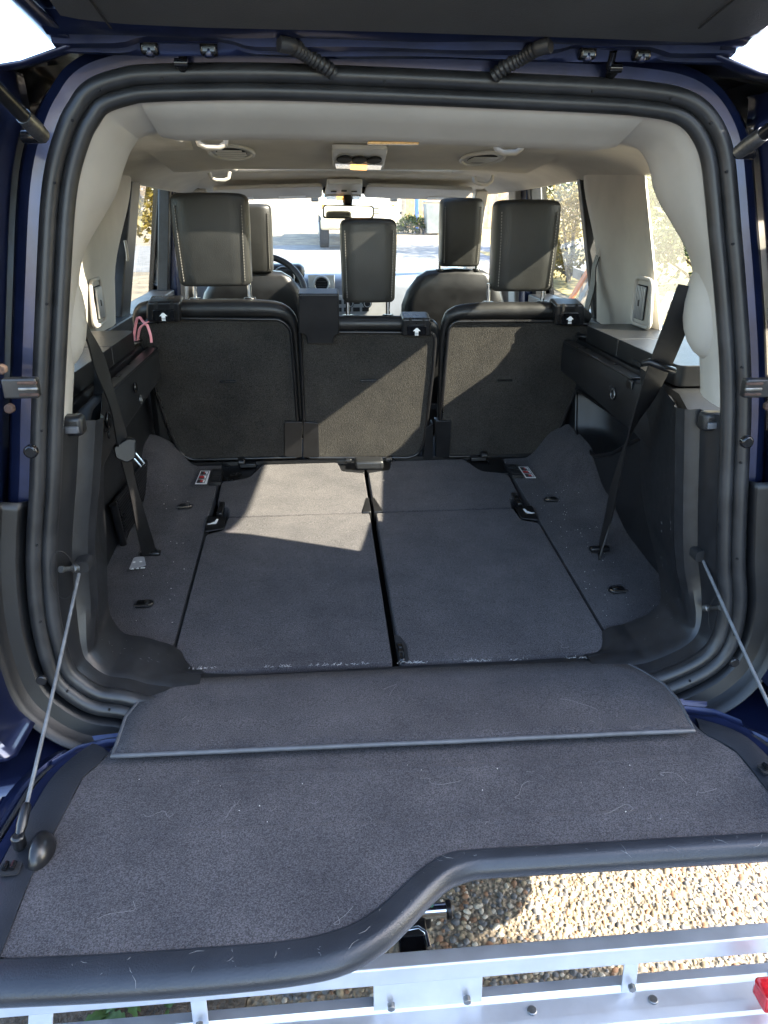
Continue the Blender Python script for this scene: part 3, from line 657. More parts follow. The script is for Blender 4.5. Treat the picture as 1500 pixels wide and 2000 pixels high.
# ================================================================== side trims above the wheel arches
for s in (-1, 1):
    sd = 'left' if s < 0 else 'right'
    # upper beam: inner face with a stepped top, swept along y
    rows = []
    for y in [0.17, 0.19, 0.25, 0.33, 0.42, 0.52, 0.65, 0.8, 0.95, 1.08, 1.11]:
        low = 1.10+0.06*sstep(0.2, 0.55, y)+0.025*sstep(0.5, 1.1, y)
        top = 1.228 if y < 0.34 else (1.228+0.047*sstep(0.34, 0.44, y))
        ins = 0.012*sstep(1.08, 1.12, y)+0.004*sstep(0.25, 0.17, y)
        x0 = 0.588+ins
        rows.append([Vector((s*0.68, y, low+0.012)), Vector((s*(x0+0.022), y, low+0.004)), Vector((s*(x0+0.004), y, low)), Vector((s*x0, y, low+0.010)), Vector((s*x0, y, top-0.012)), Vector((s*(x0+0.004), y, top-0.003)),
                     Vector((s*(x0+0.012), y, top)), Vector((s*(x0+0.030), y, top-0.002)), Vector((s*(x0+0.034), y, top-0.012)), Vector((s*(x0+0.040), y, top-0.010)), Vector((s*(x0+0.046), y, top+0.004)), Vector((s*(x0+0.060), y, top+0.006)), Vector((s*0.88, y, top+0.004))])
    sv = loft('side_trim', rows, M['plastic'], car, angle=0.7); tag(sv, 'black plastic side trim with stowage lids on the %s' % sd, None)
    # raised strip on the beam, hook and end pieces
    y0 = 0.56
    rbox('trim_cap', Vector((s*0.598, (y0+1.06)/2, 1.277)), (0.030, 1.06-y0, 0.006), M['plastic_s'], sv, r=0.0025)
    # stowage lids
    for (a, b) in ((0.45, 0.795), (0.80, 1.055)):
        P = rpoly([Vector((s*0.640, a, 1.282)), Vector((s*0.86, a, 1.282)), Vector((s*0.86, b, 1.282)), Vector((s*0.640, b, 1.282))], [0.02 if a < .5 else 0.002, 0.01, 0.01, 0.002 if a < .5 else 0.03], 4)
        l = prism('stowage_lid', P, (0, 0, 0.046), M['plastic'], sv, bevel=0.012, seg=4)
    rbox('finger_pull', (s*0.6385, 0.66, 1.292), (0.006, 0.05, 0.012), M['dark'], sv, r=0.002)
    rm = tube('cup_ring', [Vector((s*0.675+0.036*math.cos(q), 1.098+0.034*math.sin(q), 1.289)) for q in [2*math.pi*k/24 for k in range(24)]], 0.006, M['plastic_s'], sv, n=8, closed=True)
    prism('cup_well', disc((s*0.675, 1.098, 1.286), (0, 0, 1), 0.033, 20), (0, 0, 0.0015), M['dark'], sv)
    # sloping end block beside the pillar with a small shopping hook
    e = [Vector((s*0.592, 0.205, 1.232)), Vector((s*0.592, 0.34, 1.232)), Vector((s*0.66, 0.36, 1.232)), Vector((s*0.66, 0.19, 1.232))]
    prism('end_step', rpoly(e, 0.008, 3), (0, 0, 0.022), M['plastic'], sv, bevel=0.006, seg=3)
    rbox('end_slot', (s*0.603, 0.268, 1.256), (0.020, 0.06, 0.006), M['plastic_s'], sv, r=0.002)
    hk = PY(140, 834, 0.13) if s < 0 else PY(1393, 826, 0.13)
    h = rbox('bag_hook', hk+Vector((s*0.006, 0.014, 0.0)), (0.046, 0.03, 0.034), M['plastic'], sv, r=0.008, seg=4)
    rbox('hook_bar', hk+Vector((s*0.0, -0.004, -0.004)), (0.024, 0.006, 0.012), M['steel'] if False else M['piping'], sv, r=0.002)
    # lower wall behind, down to the carpet
    wx = 0.662
    outer = [Vector((s*wx, 0.36, 0.79)), Vector((s*wx, 1.20, 0.85)), Vector((s*wx, 1.20, 1.20)), Vector((s*wx, 0.36, 1.20))]
    if s > 0:
        inner = rpoly([Vector((wx, 0.62, 1.12)), Vector((wx, 0.80, 1.015)), Vector((wx, 0.93, 0.965)), Vector((wx, 1.10, 0.985)), Vector((wx, 1.135, 1.12))], 0.03, 5)
        bm = bmesh.new(); es = []
        for lp in (outer, inner):
            vv = [bm.verts.new(p) for p in lp]; es += [bm.edges.new((vv[k], vv[(k+1) % len(vv)])) for k in range(len(vv))]
        bmesh.ops.triangle_fill(bm, use_beauty=True, edges=es)
        me = bpy.data.meshes.new('lower_wall'); bm.to_mesh(me); bm.free(); lw_ = link('lower_wall', me, M['plastic'], sv)
        c = sum(inner, Vector())/len(inner)
        rows = [inner, [p.lerp(c, 0.06)+Vector((0.03, 0, 0)) for p in inner], [p.lerp(c, 0.14)+Vector((0.075, 0, 0)) for p in inner], [p.lerp(c, 0.32)+Vector((0.095, 0, 0)) for p in inner], [p.lerp(c, 0.98)+Vector((0.10, 0, 0)) for p in inner]]
        loft('cubby', rows, M['plastic'], sv, closed=True, angle=1.2)
        tube('cubby_rim', inner, 0.0055, M['plastic_s'], sv, n=8, closed=True)
        rows = [[Vector((wx+0.02+0.045*math.cos(q), 0.99+0.05*math.sin(q), z)) for q in [math.pi*2*k/16 for k in range(16)]] for z in (0.93, 0.99, 1.0)]
        rows.append([Vector((wx+0.02+0.02*math.cos(q), 0.99+0.02*math.sin(q), 1.006)) for q in [math.pi*2*k/16 for k in range(16)]])
    else:
        mk('lower_wall', outer, [[0, 1, 2, 3]], M['plastic'], sv)
        # ribbed speaker panel
        F = [Vector((-0.657, 0.655, 0.99)), Vector((-0.657, 0.70, 0.84)), Vector((-0.657, 1.04, 0.86)), Vector((-0.657, 1.14, 1.03)), Vector((-0.657, 1.05, 1.06))]
        F = [PX(214, 985, -0.655), PX(238, 1075, -0.655), PX(300, 985, -0.655), PX(328, 880, -0.655), PX(310, 862, -0.655)]
        gp = prism('vent_panel', rpoly(F, 0.01, 3), (0.008, 0, 0), M['plastic'], sv, bevel=0.003)
        A0, B0, A1, B1 = F[0], F[4], F[1], F[2]
        for k in range(17):
            u = (k+0.8)/18; p = A0.lerp(A1, u); q = B0.lerp(B1, u)
            a_ = p.lerp(q, 0.06)+Vector((0.008, 0, 0)); b_ = p.lerp(q, 0.95)+Vector((0.008, 0, 0))
            tube('rib', [a_, b_], 0.0030, M['plastic_s'], gp, n=6)
        tube('panel_frame', [F[0]+Vector((.008, 0, 0)), F[1]+Vector((.008, 0, 0))], 0.010, M['plastic_s'], gp, n=8)
    # front inner return panel (between pillar trim and recess)
    # power socket on the left
    if s < 0:
        c = PX(203, 823, -0.587); so_ = cyl('power_socket', c, (1, 0, 0), 0.023, 0.006, M['plastic_s'], sv, bevel=0.002)
        cyl('socket_cap', c+Vector((0.006, 0, 0.002)), (1, 0, 0), 0.017, 0.006, M['gloss'], so_, bevel=0.002)
        cyl('cap_tab', c+Vector((0.006, -0.004, -0.028)), (1, 0, 0), 0.009, 0.004, M['plastic_s'], so_, bevel=0.001)
        c = PX(262, 757, -0.586); cyl('release_knob', c, (1, 0, 0), 0.013, 0.006, M['gloss'], sv, bevel=0.003)
        ring('hook_eye', PX(275, 780, -0.584), (1, 0, 0), 0.010, 0.002, M['steel'], sv)
    else:
        ring('hook_eye', PX(1197, 770, 0.584), (1, 0, 0), 0.012, 0.0022, M['steel'], sv)
        rbox('hook_eye_seat', PX(1195, 766, 0.587), (0.004, 0.03, 0.03), M['dark'], sv, r=0.004)
        rbox('release_knob', PX(1230, 750, 0.586), (0.008, 0.03, 0.022), M['plastic_s'], sv, r=0.004)
# ================================================================== window pillars inside
for s in (-1, 1):
    sd = 'left' if s < 0 else 'right'
    rows = []
    for k in range(15):
        u = k/14; z = 1.262+0.475*u
        x = 0.810-0.055*u; yr = 0.91+0.15*u; yf = (1.41+0.12*sstep(0.45, 1, u)) if s > 0 else (1.50+0.25*sstep(0.35, 1, u))
        rows.append([Vector((s*(x+0.075), yr+0.19, z)), Vector((s*(x+0.022), yr+0.020, z)), Vector((s*(x+0.010), yr+0.004, z)), Vector((s*x, yr+0.05, z)), Vector((s*(x-0.006), yr+0.16, z)), Vector((s*(x-0.012), (yr+yf)/2+0.03, z)), Vector((s*(x-0.018), yf-0.09, z)), Vector((s*(x-0.012), yf-0.035, z)), Vector((s*(x+0.004), yf-0.008, z)), Vector((s*(x+0.03), yf, z)), Vector((s*(x+0.1), yf+0.01, z))])
    cp = loft('centre_pillar_trim', rows, M['beige'], car, angle=0.9); tag(cp, 'pale grey pillar trim with an air vent on the %s' % sd, None)
    # vent: recessed bezel with vertical slats
    c = Vector((s*0.716, 0.985, 1.413))
    if s < 0: c = PX(192, 592, -0.774)
    else: c = PX(1253, 592, 0.774)
    fr_ = [Vector((c.x, c.y+a, c.z+b)) for a, b in ((-0.075, -0.060), (0.055, -0.060), (0.055, 0.066), (-0.05, 0.066))]
    bz = tube('vent_bezel', rpoly(fr_, 0.022, 5), 0.0055, M['beige'], cp, n=8, closed=True)
    prism('vent_well', [p+Vector((s*0.003, 0, 0)) for p in rpoly(fr_, 0.022, 5)], (s*0.004, 0, 0), M['beige'], bz)
    prism('vent_throat', rpoly([Vector((c.x-s*0.002, c.y+a, c.z+b)) for a, b in ((-0.026, -0.045), (0.036, -0.045), (0.036, 0.048), (-0.026, 0.048))], 0.004, 3), (s*0.003, 0, 0), M['dark'], bz)
    for k in range(6):
        rbox('slat', Vector((c.x-s*0.003, c.y-0.022+k*0.0108, c.z+0.0015)), (0.007, 0.0042, 0.088), M['silver'], bz, r=0.0008)
    rbox('vent_tab', Vector((c.x-s*0.006, c.y+0.004, c.z)), (0.006, 0.006, 0.018), M['plastic_s'], bz, r=0.002)
    # belt guide and second-row belt
    bp = PX(247, 492, -0.77)
    if s > 0: bp = PX(1172, 492, 0.77)
    g_ = tube('belt_guide', [bp+Vector((0, 0.0, 0.035)), bp+Vector((-s*0.004, -0.012, 0.018)), bp+Vector((-s*0.006, -0.016, 0.0)), bp+Vector((-s*0.004, -0.010, -0.02)), bp+Vector((0, 0.0, -0.026))], 0.005, M['beige'], cp, n=8)
    e_ = Vector((s*0.715, bp.y-0.08, 1.33))
    pts = spline([bp+Vector((-s*0.006, 0.0, -0.012)), bp+Vector((-s*0.014, 0.0, -0.05)), Vector((s*0.745, bp.y-0.03, 1.41)), e_, Vector((s*0.69, 1.25, 1.18))], 6)
    if s > 0: strap('belt', pts, 0.042, M['web'], cp, wdirs=[Vector((0.1*s, 1, 0.15))]*len(pts))
    # window frames of the doors
    def bar(name, a, b, w_, d_, m_, par):
        a = Vector(a); b = Vector(b); t_ = (b-a).normalized(); sx_ = Vector((s, 0, 0)); sy_ = t_.cross(sx_).normalized(); sx2 = sy_.cross(t_)
        v = []
        for p in (a, b):
            for i_, j_ in ((-1, -1), (1, -1), (1, 1), (-1, 1)): v.append(p+sy_*i_*w_/2+sx2*j_*d_/2)
        return mk(name, v, [[0, 1, 2, 3], [4, 5, 6, 7], [0, 1, 5, 4], [1, 2, 6, 5], [2, 3, 7, 6], [3, 0, 4, 7]], m_, par, bevel=0.006, seg=2)
    yB = 2.2 if s > 0 else 2.52
    rd = bar('rear_door', (s*0.835, 1.30, 1.24), (s*0.835, yB, 1.24), 0.10, 0.10, M['plastic'], car)
    bar('door_panel', (s*0.835, 1.22, 0.98), (s*0.835, yB, 0.98), 0.46, 0.09, M['leather'], rd)
    bar('window_frame', (s*0.835, 1.44 if s > 0 else 1.66, 1.27), (s*0.775, 1.575 if s > 0 else 1.84, 1.745), 0.035 if s > 0 else 0.11, 0.05, M['rubber'], rd)
    bar('window_frame', (s*0.775, 1.50, 1.745), (s*0.775, yB, 1.745), 0.03, 0.05, M['rubber'], rd)
    bar('window_frame', (s*0.835, yB, 1.27), (s*0.775, yB, 1.75), 0.05, 0.05, M['rubber'], rd)
    tag(rd, 'rear passenger door on the %s with black window frame' % sd, None)
    fd = bar('front_door', (s*0.835, yB+0.14, 1.24), (s*0.835, 3.05, 1.24), 0.10, 0.10, M['plastic'], car)
    bar('door_panel', (s*0.835, yB+0.14, 0.98), (s*0.835, 3.10, 0.98), 0.46, 0.09, M['leather'], fd)
    bar('window_frame', (s*0.835, yB+0.2, 1.27), (s*0.775, yB+0.2, 1.75), 0.05, 0.05, M['rubber'], fd)
    bar('window_frame', (s*0.775, yB+0.15, 1.745), (s*0.74, 2.9, 1.72), 0.03, 0.05, M['rubber'], fd)
    tag(fd, 'front door on the %s with black window frame' % sd, None)
    bp_ = bar('door_pillar', (s*0.825, yB+0.10, 0.75), (s*0.765, yB+0.10, 1.77), 0.16, 0.035, M['paint2'], car)
    bar('pillar_trim', (s*0.79, yB+0.19, 1.00), (s*0.735, yB+0.16, 1.75), 0.115, 0.03, M['beige'], bp_)
    bar('windscreen_pillar', (s*0.70, 3.12, 1.28), (s*0.64, 2.60, 1.735), 0.075, 0.06, M['beige'], car)
# ================================================================== roof lining
def rail(y): return sstep(0.2, 0.5, y)
for s in (-1, 1):
    rows = []
    for y in [0.20, 0.24, 0.30, 0.38, 0.5, 0.7, 0.9, 1.05, 1.2, 1.4, 1.6, 1.75, 2.0, 2.3, 2.55, 2.68]:
        dz = -0.030*sstep(1.6, 2.65, y)-0.006*sstep(0.45, 0.2, y); dx = -0.08*sstep(1.9, 2.68, y)-0.10*sstep(0.35, 0.2, y)
        xi = 0.445+dx*0.5
        rows.append([Vector((s*(0.80+dx), y, 1.734+dz)), Vector((s*(0.772+dx), y, 1.724+dz)), Vector((s*(0.755+dx), y, 1.726+dz)), Vector((s*(0.725+dx), y, 1.746+dz)), Vector((s*(0.665+dx), y, 1.766+dz)), Vector((s*(0.58+dx*0.8), y, 1.780+dz)), Vector((s*(0.50+dx*0.6), y, 1.785+dz)), Vector((s*(xi+0.012), y, 1.788+dz)), Vector((s*xi, y, 1.800+dz)), Vector((s*xi, y, 1.870))])
    hl = loft('headliner', rows, M['headliner'], car, angle=1.0); tag(hl, 'beige cloth headliner edge along the %s side' % ('left' if s < 0 else 'right'), None)
rows = [[Vector((x, y, 1.797+dz)) for x in [-0.452+0.904*k/12 for k in range(13)]] for y, dz in ((0.24, 0.0), (0.30, 0.0), (0.55, 0.002), (0.85, 0.0), (0.862, 0.004), (0.864, 0.07))]
loft('sun_block_ceiling', rows, M['headliner'], car, angle=0.6)  # unseen panel added to keep roof sun off the left seat back
bz_ = lambda y: 1.805-0.0909*(y-1.05)
rows = []
for y, dz in ((0.978, 0.045), (0.978, 0.006), (0.988, 0.0), (1.10, 0), (1.3, 0), (1.5, 0), (1.59, 0), (1.615, 0.004), (1.625, 0.02), (1.625, 0.10)):
    rows.append([Vector((x, y+0.05*(abs(x)/0.55)**2*0, bz_(y)+dz-0.010*sstep(0.40, 0.56, abs(x)))) for x in [-0.58+1.16*k/30 for k in range(31)]])
br = loft('roof_bridge', rows, M['headliner'], car, angle=0.8); tag(br, 'cloth roof bridge carrying the air vents and lamp console', None)
def PB(px, py, off=0.0): return hit(px, py, (0, 0.0909, 1), 1.805+0.0909*1.05-off)
BN = Vector((0, 0.0909, 1)).normalized()
for (px, py) in ((452, 298), (942, 310)):
    c = PB(px, py, 0.004)
    ov = lambda k_, z=0: [c+Vector((0.060*k_*math.cos(q), 0.115*k_*math.sin(q), -0.0909*0.115*k_*math.sin(q)-z)) for q in [2*math.pi*j/32 for j in range(32)]]
    vr = tube('air_vent', ov(1.0), 0.006, M['pale'], car, n=8, closed=True)
    prism('vent_face', ov(0.98, 0.0), (0, 0, 0.003), M['pale'], vr)
    prism('vent_throat', ov(0.70, 0.0015), (0, 0, 0.001), M['dark'], vr)
    if px < 700:
        for k in range(4):
            y_ = -0.05+0.034*k; hw = 0.042*math.sqrt(max(0.05, 1-(y_/0.08)**2)); mbb = MB(); mbb.box(c+Vector((0, y_, -0.0909*y_-0.004)), (2*hw, 0.008, 0.004)); mbb.build('slat', M['pale'], vr)
    else:
        for k in (-1, 1): mk('slat', [c+Vector((a, b, -0.0909*b-0.003)) for a, b in ((-0.041, k*0.004), (0.041, k*0.004), (0.034, k*0.055), (-0.034, k*0.055))], [[0, 1, 2, 3]], M['pale'], vr, solid=0.002)
# lamp console on the bridge
Q = [PB(648, 281, 0.003), PB(757, 283, 0.003), PB(749, 322, 0.003), PB(650, 318, 0.003)]
rc = prism('roof_console', rpoly(Q, 0.01, 3), (0, 0, -0.012), M['pale'], car, bevel=0.004)
qc = lambda u, v, off=0.0: (Q[0].lerp(Q[1], u)).lerp(Q[3].lerp(Q[2], u), v)+Vector((0, 0, -0.0125-off))
for u in (0.22, 0.5, 0.78):
    c = qc(u, 0.45); e = [c+Vector((0.022*math.cos(q), 0.055*math.sin(q), -0.0909*0.055*math.sin(q))) for q in [2*math.pi*j/20 for j in range(20)]]
    kb = prism('control_knob', e, (0, 0, -0.006), M['dark'], rc, bevel=0.002)
prism('lamp_lens', [qc(0.04, 0.70), qc(0.96, 0.70), qc(0.94, 0.97), qc(0.06, 0.97)], (0, 0, -0.004), M['clearlens'], rc, bevel=0.001)
prism('lit_lamp', [qc(0.34, 0.70, 0.004), qc(0.66, 0.70, 0.004), qc(0.66, 0.95, 0.004), qc(0.34, 0.95, 0.004)], (0, 0, -0.003), M['lamp'], rc)
# front header, sun visors, front console
rows = []
for y, z in ((2.215, 1.85), (2.215, 1.772), (2.225, 1.762), (2.30, 1.752), (2.45, 1.735), (2.60, 1.712), (2.68, 1.700), (2.70, 1.72)):
    rows.append([Vector((x, y+0.0, z+0.012*(1-(x/0.6)**2))) for x in [-0.64+1.28*k/24 for k in range(25)]])
fh = loft('front_header', rows, M['headliner'], car, angle=0.8)
for s in (-1, 1):
    x0, x1 = (0.095, 0.56)
    P = rpoly([Vector((s*x0, 2.40, 1.738)), Vector((s*x1, 2.38, 1.722)), Vector((s*x1, 2.60, 1.682)), Vector((s*x0, 2.62, 1.694))], 0.03, 4)
    vz = prism('sun_visor', P, (0, -0.003, -0.016), M['beige'], car, bevel=0.006, seg=3)
    tag(vz, 'pale grey sun visor folded up on the %s' % ('left' if s < 0 else 'right'), None)
    for u in ((0.16, 0.42), (0.66, 0.92)) if s < 0 else ((0.62, 0.90),):
        a = [Vector((s*x0, 2.55, 1.6895)).lerp(Vector((s*x1, 2.53, 1.677)), u[k]) for k in (0, 1)]
        mk('visor_label', [a[0], a[1], a[1]+Vector((0, 0.055, -0.0105)), a[0]+Vector((0, 0.055, -0.0105))], [[0, 1, 2, 3]], M['white'], vz, solid=0.0006)
fc = prism('front_console', rpoly([Vector((-0.075, 2.36, 1.752)), Vector((0.075, 2.36, 1.752)), Vector((0.085, 2.60, 1.700)), Vector((-0.085, 2.60, 1.700))], 0.015, 3), (0, -0.004, -0.022), M['pale'], car, bevel=0.006, seg=3)
prism('lamp_lens', [Vector((-0.075, 2.54, 1.688)), Vector((0.075, 2.54, 1.688)), Vector((0.078, 2.595, 1.675)), Vector((-0.078, 2.595, 1.675))], (0, -0.001, -0.004), M['clearlens'], fc)
prism('lit_lamp', [Vector((-0.03, 2.54, 1.683)), Vector((0.03, 2.54, 1.683)), Vector((0.03, 2.59, 1.671)), Vector((-0.03, 2.59, 1.671))], (0, -0.001, -0.004), M['lamp'], fc)
rbox('console_switch', (0.0, 2.47, 1.7065), (0.024, 0.03, 0.01), M['plastic_s'], fc, r=0.002)
for k in (-1, 1): rbox('map_lamp_button', (k*0.045, 2.48, 1.7045), (0.025, 0.02, 0.01), M['plastic_s'], fc, r=0.002)
# grab handles / coat hooks
for (px, py, y) in ((413, 283, 1.0), (992, 293, 1.0), (428, 349, 2.0), (942, 356, 2.0)):
    c = PY(px, py, y); sg = -1 if px < 750 else 1
    m_ = MB(); gh = tube('grab_handle', [c+Vector((-0.035, 0.0, 0.02)), c+Vector((-0.03, 0, 0.002)), c+Vector((-0.012, 0, -0.006)), c+Vector((0.02, 0, -0.006)), c+Vector((0.035, 0, 0.004)), c+Vector((0.04, 0, 0.025))], 0.0075, M['headliner'], car, n=10)
# mirror
mc = PY(680, 413, 2.50)
mi = prism('rear_view_mirror', rpoly([mc+Vector((a, 0, b)) for a, b in ((-0.115, -0.030), (0.115, -0.032), (0.118, 0.024), (-0.112, 0.030))], 0.016, 4), (0, 0.03, 0), M['plastic_s'], car, bevel=0.005)
prism('mirror_glass', rpoly([mc+Vector((a, -0.0008, b)) for a, b in ((-0.108, -0.024), (0.108, -0.026), (0.111, 0.019), (-0.106, 0.024))], 0.014, 4), (0, 0.0006, 0), mat('mirror', (0.8, 0.82, 0.8), 0.03, 1.0, var=0.03, vscale=30), mi)
tube('mirror_stem', [mc+Vector((0, 0.02, 0.02)), mc+Vector((0.0, 0.06, 0.06)), mc+Vector((0, 0.10, 0.085))], [0.02, 0.026, 0.035], M['plastic_s'], mi, n=14)
rbox('sensor_cover', mc+Vector((0, 0.13, 0.088)), (0.22, 0.08, 0.03), M['plastic_s'], mi, r=0.01)
# ================================================================== rear seats
SY = Vector((0, 1, -0.0)); SN = Vector((0, 1, 0.167)).normalized()
def PSq(pts, off=0.0): return [PS(a, b, off) for a, b in pts]
def arrow(c, sc_, par, off):
    pts = [(-0.5, 0), (0, 0.5), (0.5, 0), (0.24, 0), (0.24, -0.22), (-0.24, -0.22), (-0.24, 0)]
    a = prism('arrow_symbol', [c+Vector((x*sc_, 0, z*sc_)) for x, z in pts], (0, 0.001, 0), M['white'], par)
    for k in (0, 1): prism('arrow_bar', [c+Vector((x*sc_, 0, z*sc_)) for x, z in ((-0.24, -0.30-0.16*k), (0.24, -0.30-0.16*k), (0.24, -0.40-0.16*k), (-0.24, -0.40-0.16*k))], (0, 0.001, 0), M['white'], par)
def headrest(name, face, y, depth, par, posts, ybase):
    """face = px box of the rear face (x0,y0,x1,y1)"""
    x0, y0, x1, y1 = face; A = PY(x0, y1, y); B = PY(x1, y0, y); cx = (A.x+B.x)/2; hw = (B.x-A.x)/2; z0, z1 = A.z, B.z
    rows = []
    for k in range(11):
        u = k/10; z = z0+(z1-z0)*u
        wf = 1-0.06*(1-u)-0.02*max(0, u-0.8)/0.2; bul = 0.006*math.sin(math.pi*u)
        yy = y-0.02*(u-0.5)*0.6
        e = 0.0
        row = []
        for a, b in ((-1, 0.0), (-0.93, -0.010), (-0.5, -0.013), (0, -0.014), (0.5, -0.013), (0.93, -0.010), (1, 0.0), (1.03, 0.35), (1.02, 0.75), (0.85, 1.0), (0, 1.08), (-0.85, 1.0), (-1.02, 0.75), (-1.03, 0.35)):
            row.append(Vector((cx+hw*wf*a, yy+(b*depth if b > 0 else b+0.012)-bul*(b <= 0), z)))
        rows.append(row)
    c0 = [sum(r, Vector())/len(r) for r in (rows[0], rows[-1])]
    def shrink(r, k_, dz): 
        c = sum(r, Vector())/len(r); return [c+(p-c)*k_+Vector((0, 0, dz)) for p in r]
    rows[0] = [p for p in rows[0]]
    lowr = [shrink(rows[0], 0.5, -0.012), shrink(rows[0], 0.90, -0.010), shrink(rows[0], 0.97, -0.005)]
    hir = [shrink(rows[-1], 0.975, 0.006), shrink(rows[-1], 0.92, 0.012), shrink(rows[-1], 0.80, 0.016), shrink(rows[-1], 0.40, 0.018)]
    o = loft(name, lowr+rows+hir, M['leather_hd'], par, closed=True, angle=1.3)
    # stitched seams down both sides of the rear face
    st = MB()
    for a in (-0.86, 0.86):
        for k in range(26):
            u = 0.03+0.93*k/26; z = z0+(z1-z0)*u; wf = 1-0.06*(1-u)
            st.box((cx+hw*wf*a, y-0.02*(u-0.5)*0.6-0.006*math.sin(math.pi*u)-0.0005, z), (0.0016, 0.003, (z1-z0)*0.022))
    so2 = st.build('stitching', M['thread'], par); so2['kind'] = 'stuff'
    for px_ in posts:
        xx = PY(px_, y1, y).x
        tube('headrest_post', [Vector((xx, y+0.035, z0+0.01)), Vector((xx, y+0.037, ybase))], 0.0062, M['chrome'], par, n=12)
        cyl('post_collar', (xx, y+0.037, ybase-0.004), (0, 0, 1), 0.017, 0.010, M['plastic_s'], par, bevel=0.003)
    return o
def rear_seat(lbl, carpet, radii, roll, rr, handle, hr, posts, clip):
    body = PSq(carpet, -0.004); cen = sum(body, Vector())/len(body)
    st = prism('rear_seat', rpoly(body, radii, 4), SN*0.10, M['leather'], car, bevel=0.012, seg=3); tag(st, lbl, None)
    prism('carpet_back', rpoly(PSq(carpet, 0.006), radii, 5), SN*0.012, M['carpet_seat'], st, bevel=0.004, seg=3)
    tube('piping', rpoly(PSq(carpet, 0.006), radii, 5), 0.0055, M['plastic_s'], st, n=8, closed=True)
    pts = spline([PS(a, b, -0.016) for a, b in roll], 5)
    rads = [rr[min(len(rr)-1, int(k/5))]+(rr[min(len(rr)-1, int(k/5)+1)]-rr[min(len(rr)-1, int(k/5))])*((k % 5)/5) for k in range(len(pts))]
    v, f = tube_geo(pts, rads, 14); rl = mk('top_roll', v, f, M['leather'], st, smooth=True, angle=1.2)
    # release handle
    x0, y0, x1, y1 = handle; P = PSq(((x0, y0), (x1, y0), (x1, y1), (x0, y1)), 0.034)
    bz = prism('handle_bezel', rpoly(P, 0.010, 4), SN*0.07, M['plastic_s'], st, bevel=0.006, seg=3)
    dx = (x1-x0)*0.17; hy = y0+(y1-y0)*0.38
    P2 = PSq(((x0+dx, hy), (x1-dx, hy), (x1-dx, y1-3), (x0+dx, y1-3)), 0.039)
    prism('release_handle', rpoly(P2, 0.006, 3), SN*0.02, M['gloss'], st, bevel=0.003)
    for u in (0.24, 0.70):
        P3 = PSq(((x0+(x1-x0)*u, y0-1), (x0+(x1-x0)*(u+0.08), y0-1), (x0+(x1-x0)*(u+0.08), hy-1), (x0+(x1-x0)*u, hy-1)), 0.0355); prism('bezel_slot', P3, SN*0.004, M['dark'], st)
    ac = PS((x0+x1)/2, (hy+y1)/2, 0.0405); arrow(ac, 0.022, st, 0)
    zb = PS((posts[0]+posts[1])/2, roll[len(roll)//2][1], -0.016).z+rr[len(rr)//2]-0.004
    headrest('headrest', hr, 1.105, 0.085, st, posts, zb)
    # child-seat anchor slot
    c = PS(*clip, 0.0075); q = [c+Vector((a*0.026, 0, b*0.0045)) for a, b in ((-1, -1), (1, -1), (1, 1), (-1, 1))]
    prism('anchor_slot', rpoly(q, 0.004, 3), (0, 0.003, 0), M['dark'], st); tube('anchor_bar', [c+Vector((-0.022, -0.0015, 0.001)), c+Vector((0.022, -0.0015, 0.001))], 0.0022, M['gloss'], st, n=8)
    return st
sL = rear_seat('left rear seat back with black headrest and carpet backing', [(262, 634), (352, 622), (548, 624), (568, 642), (581, 820), (583, 893), (372, 898), (350, 884), (326, 830)], [.01, .01, .02, .02, .01, .01, .03, .03, .02],
     [(268, 634), (276, 612), (300, 604), (400, 603), (500, 603), (548, 608), (570, 628), (579, 680), (588, 818)], [0.012, 0.022, 0.026, 0.027, 0.027, 0.024, 0.017, 0.010, 0.008], (286, 590, 352, 630), (345, 390, 482, 553), (375, 484), (445, 745))
sM = rear_seat('narrow centre rear seat back with the lowest headrest', [(586, 648), (845, 650), (850, 664), (846, 720), (829, 862), (818, 886), (800, 894), (602, 894), (594, 822)], [.005, .01, .01, .02, .03, .03, .02, .01, .01],
     [(600, 634), (660, 632), (720, 632), (780, 632), (820, 632), (842, 638), (852, 660), (848, 715)], [0.022, 0.023, 0.023, 0.023, 0.023, 0.020, 0.012, 0.007], (786, 622, 842, 658), (668, 440, 776, 585), (680, 760), (719, 743))
sR = rear_seat('right rear seat back half in sunlight, with black headrest', [(876, 642), (888, 628), (1092, 627), (1150, 634), (1150, 700), (1092, 840), (1078, 874), (1058, 890), (862, 892), (861, 820)], [.02, .02, .01, .01, .02, .03, .03, .03, .01, .01],
     [(860, 818), (863, 690), (872, 630), (892, 612), (940, 608), (1000, 607), (1060, 607), (1120, 610), (1150, 622)], [0.008, 0.010, 0.016, 0.022, 0.026, 0.026, 0.026, 0.024, 0.016], (1085, 595, 1142, 637), (962, 403, 1098, 563), (960, 1068), (986, 743))
# centre belt cover on the middle seat
q = PSq(((582, 574), (662, 574), (663, 652), (653, 657), (651, 672), (600, 672), (597, 655), (583, 650)), 0.036)
prism('belt_outlet', rpoly(q, 0.005, 3), SN*0.06, M['plastic_s'], sM, bevel=0.005, seg=3)
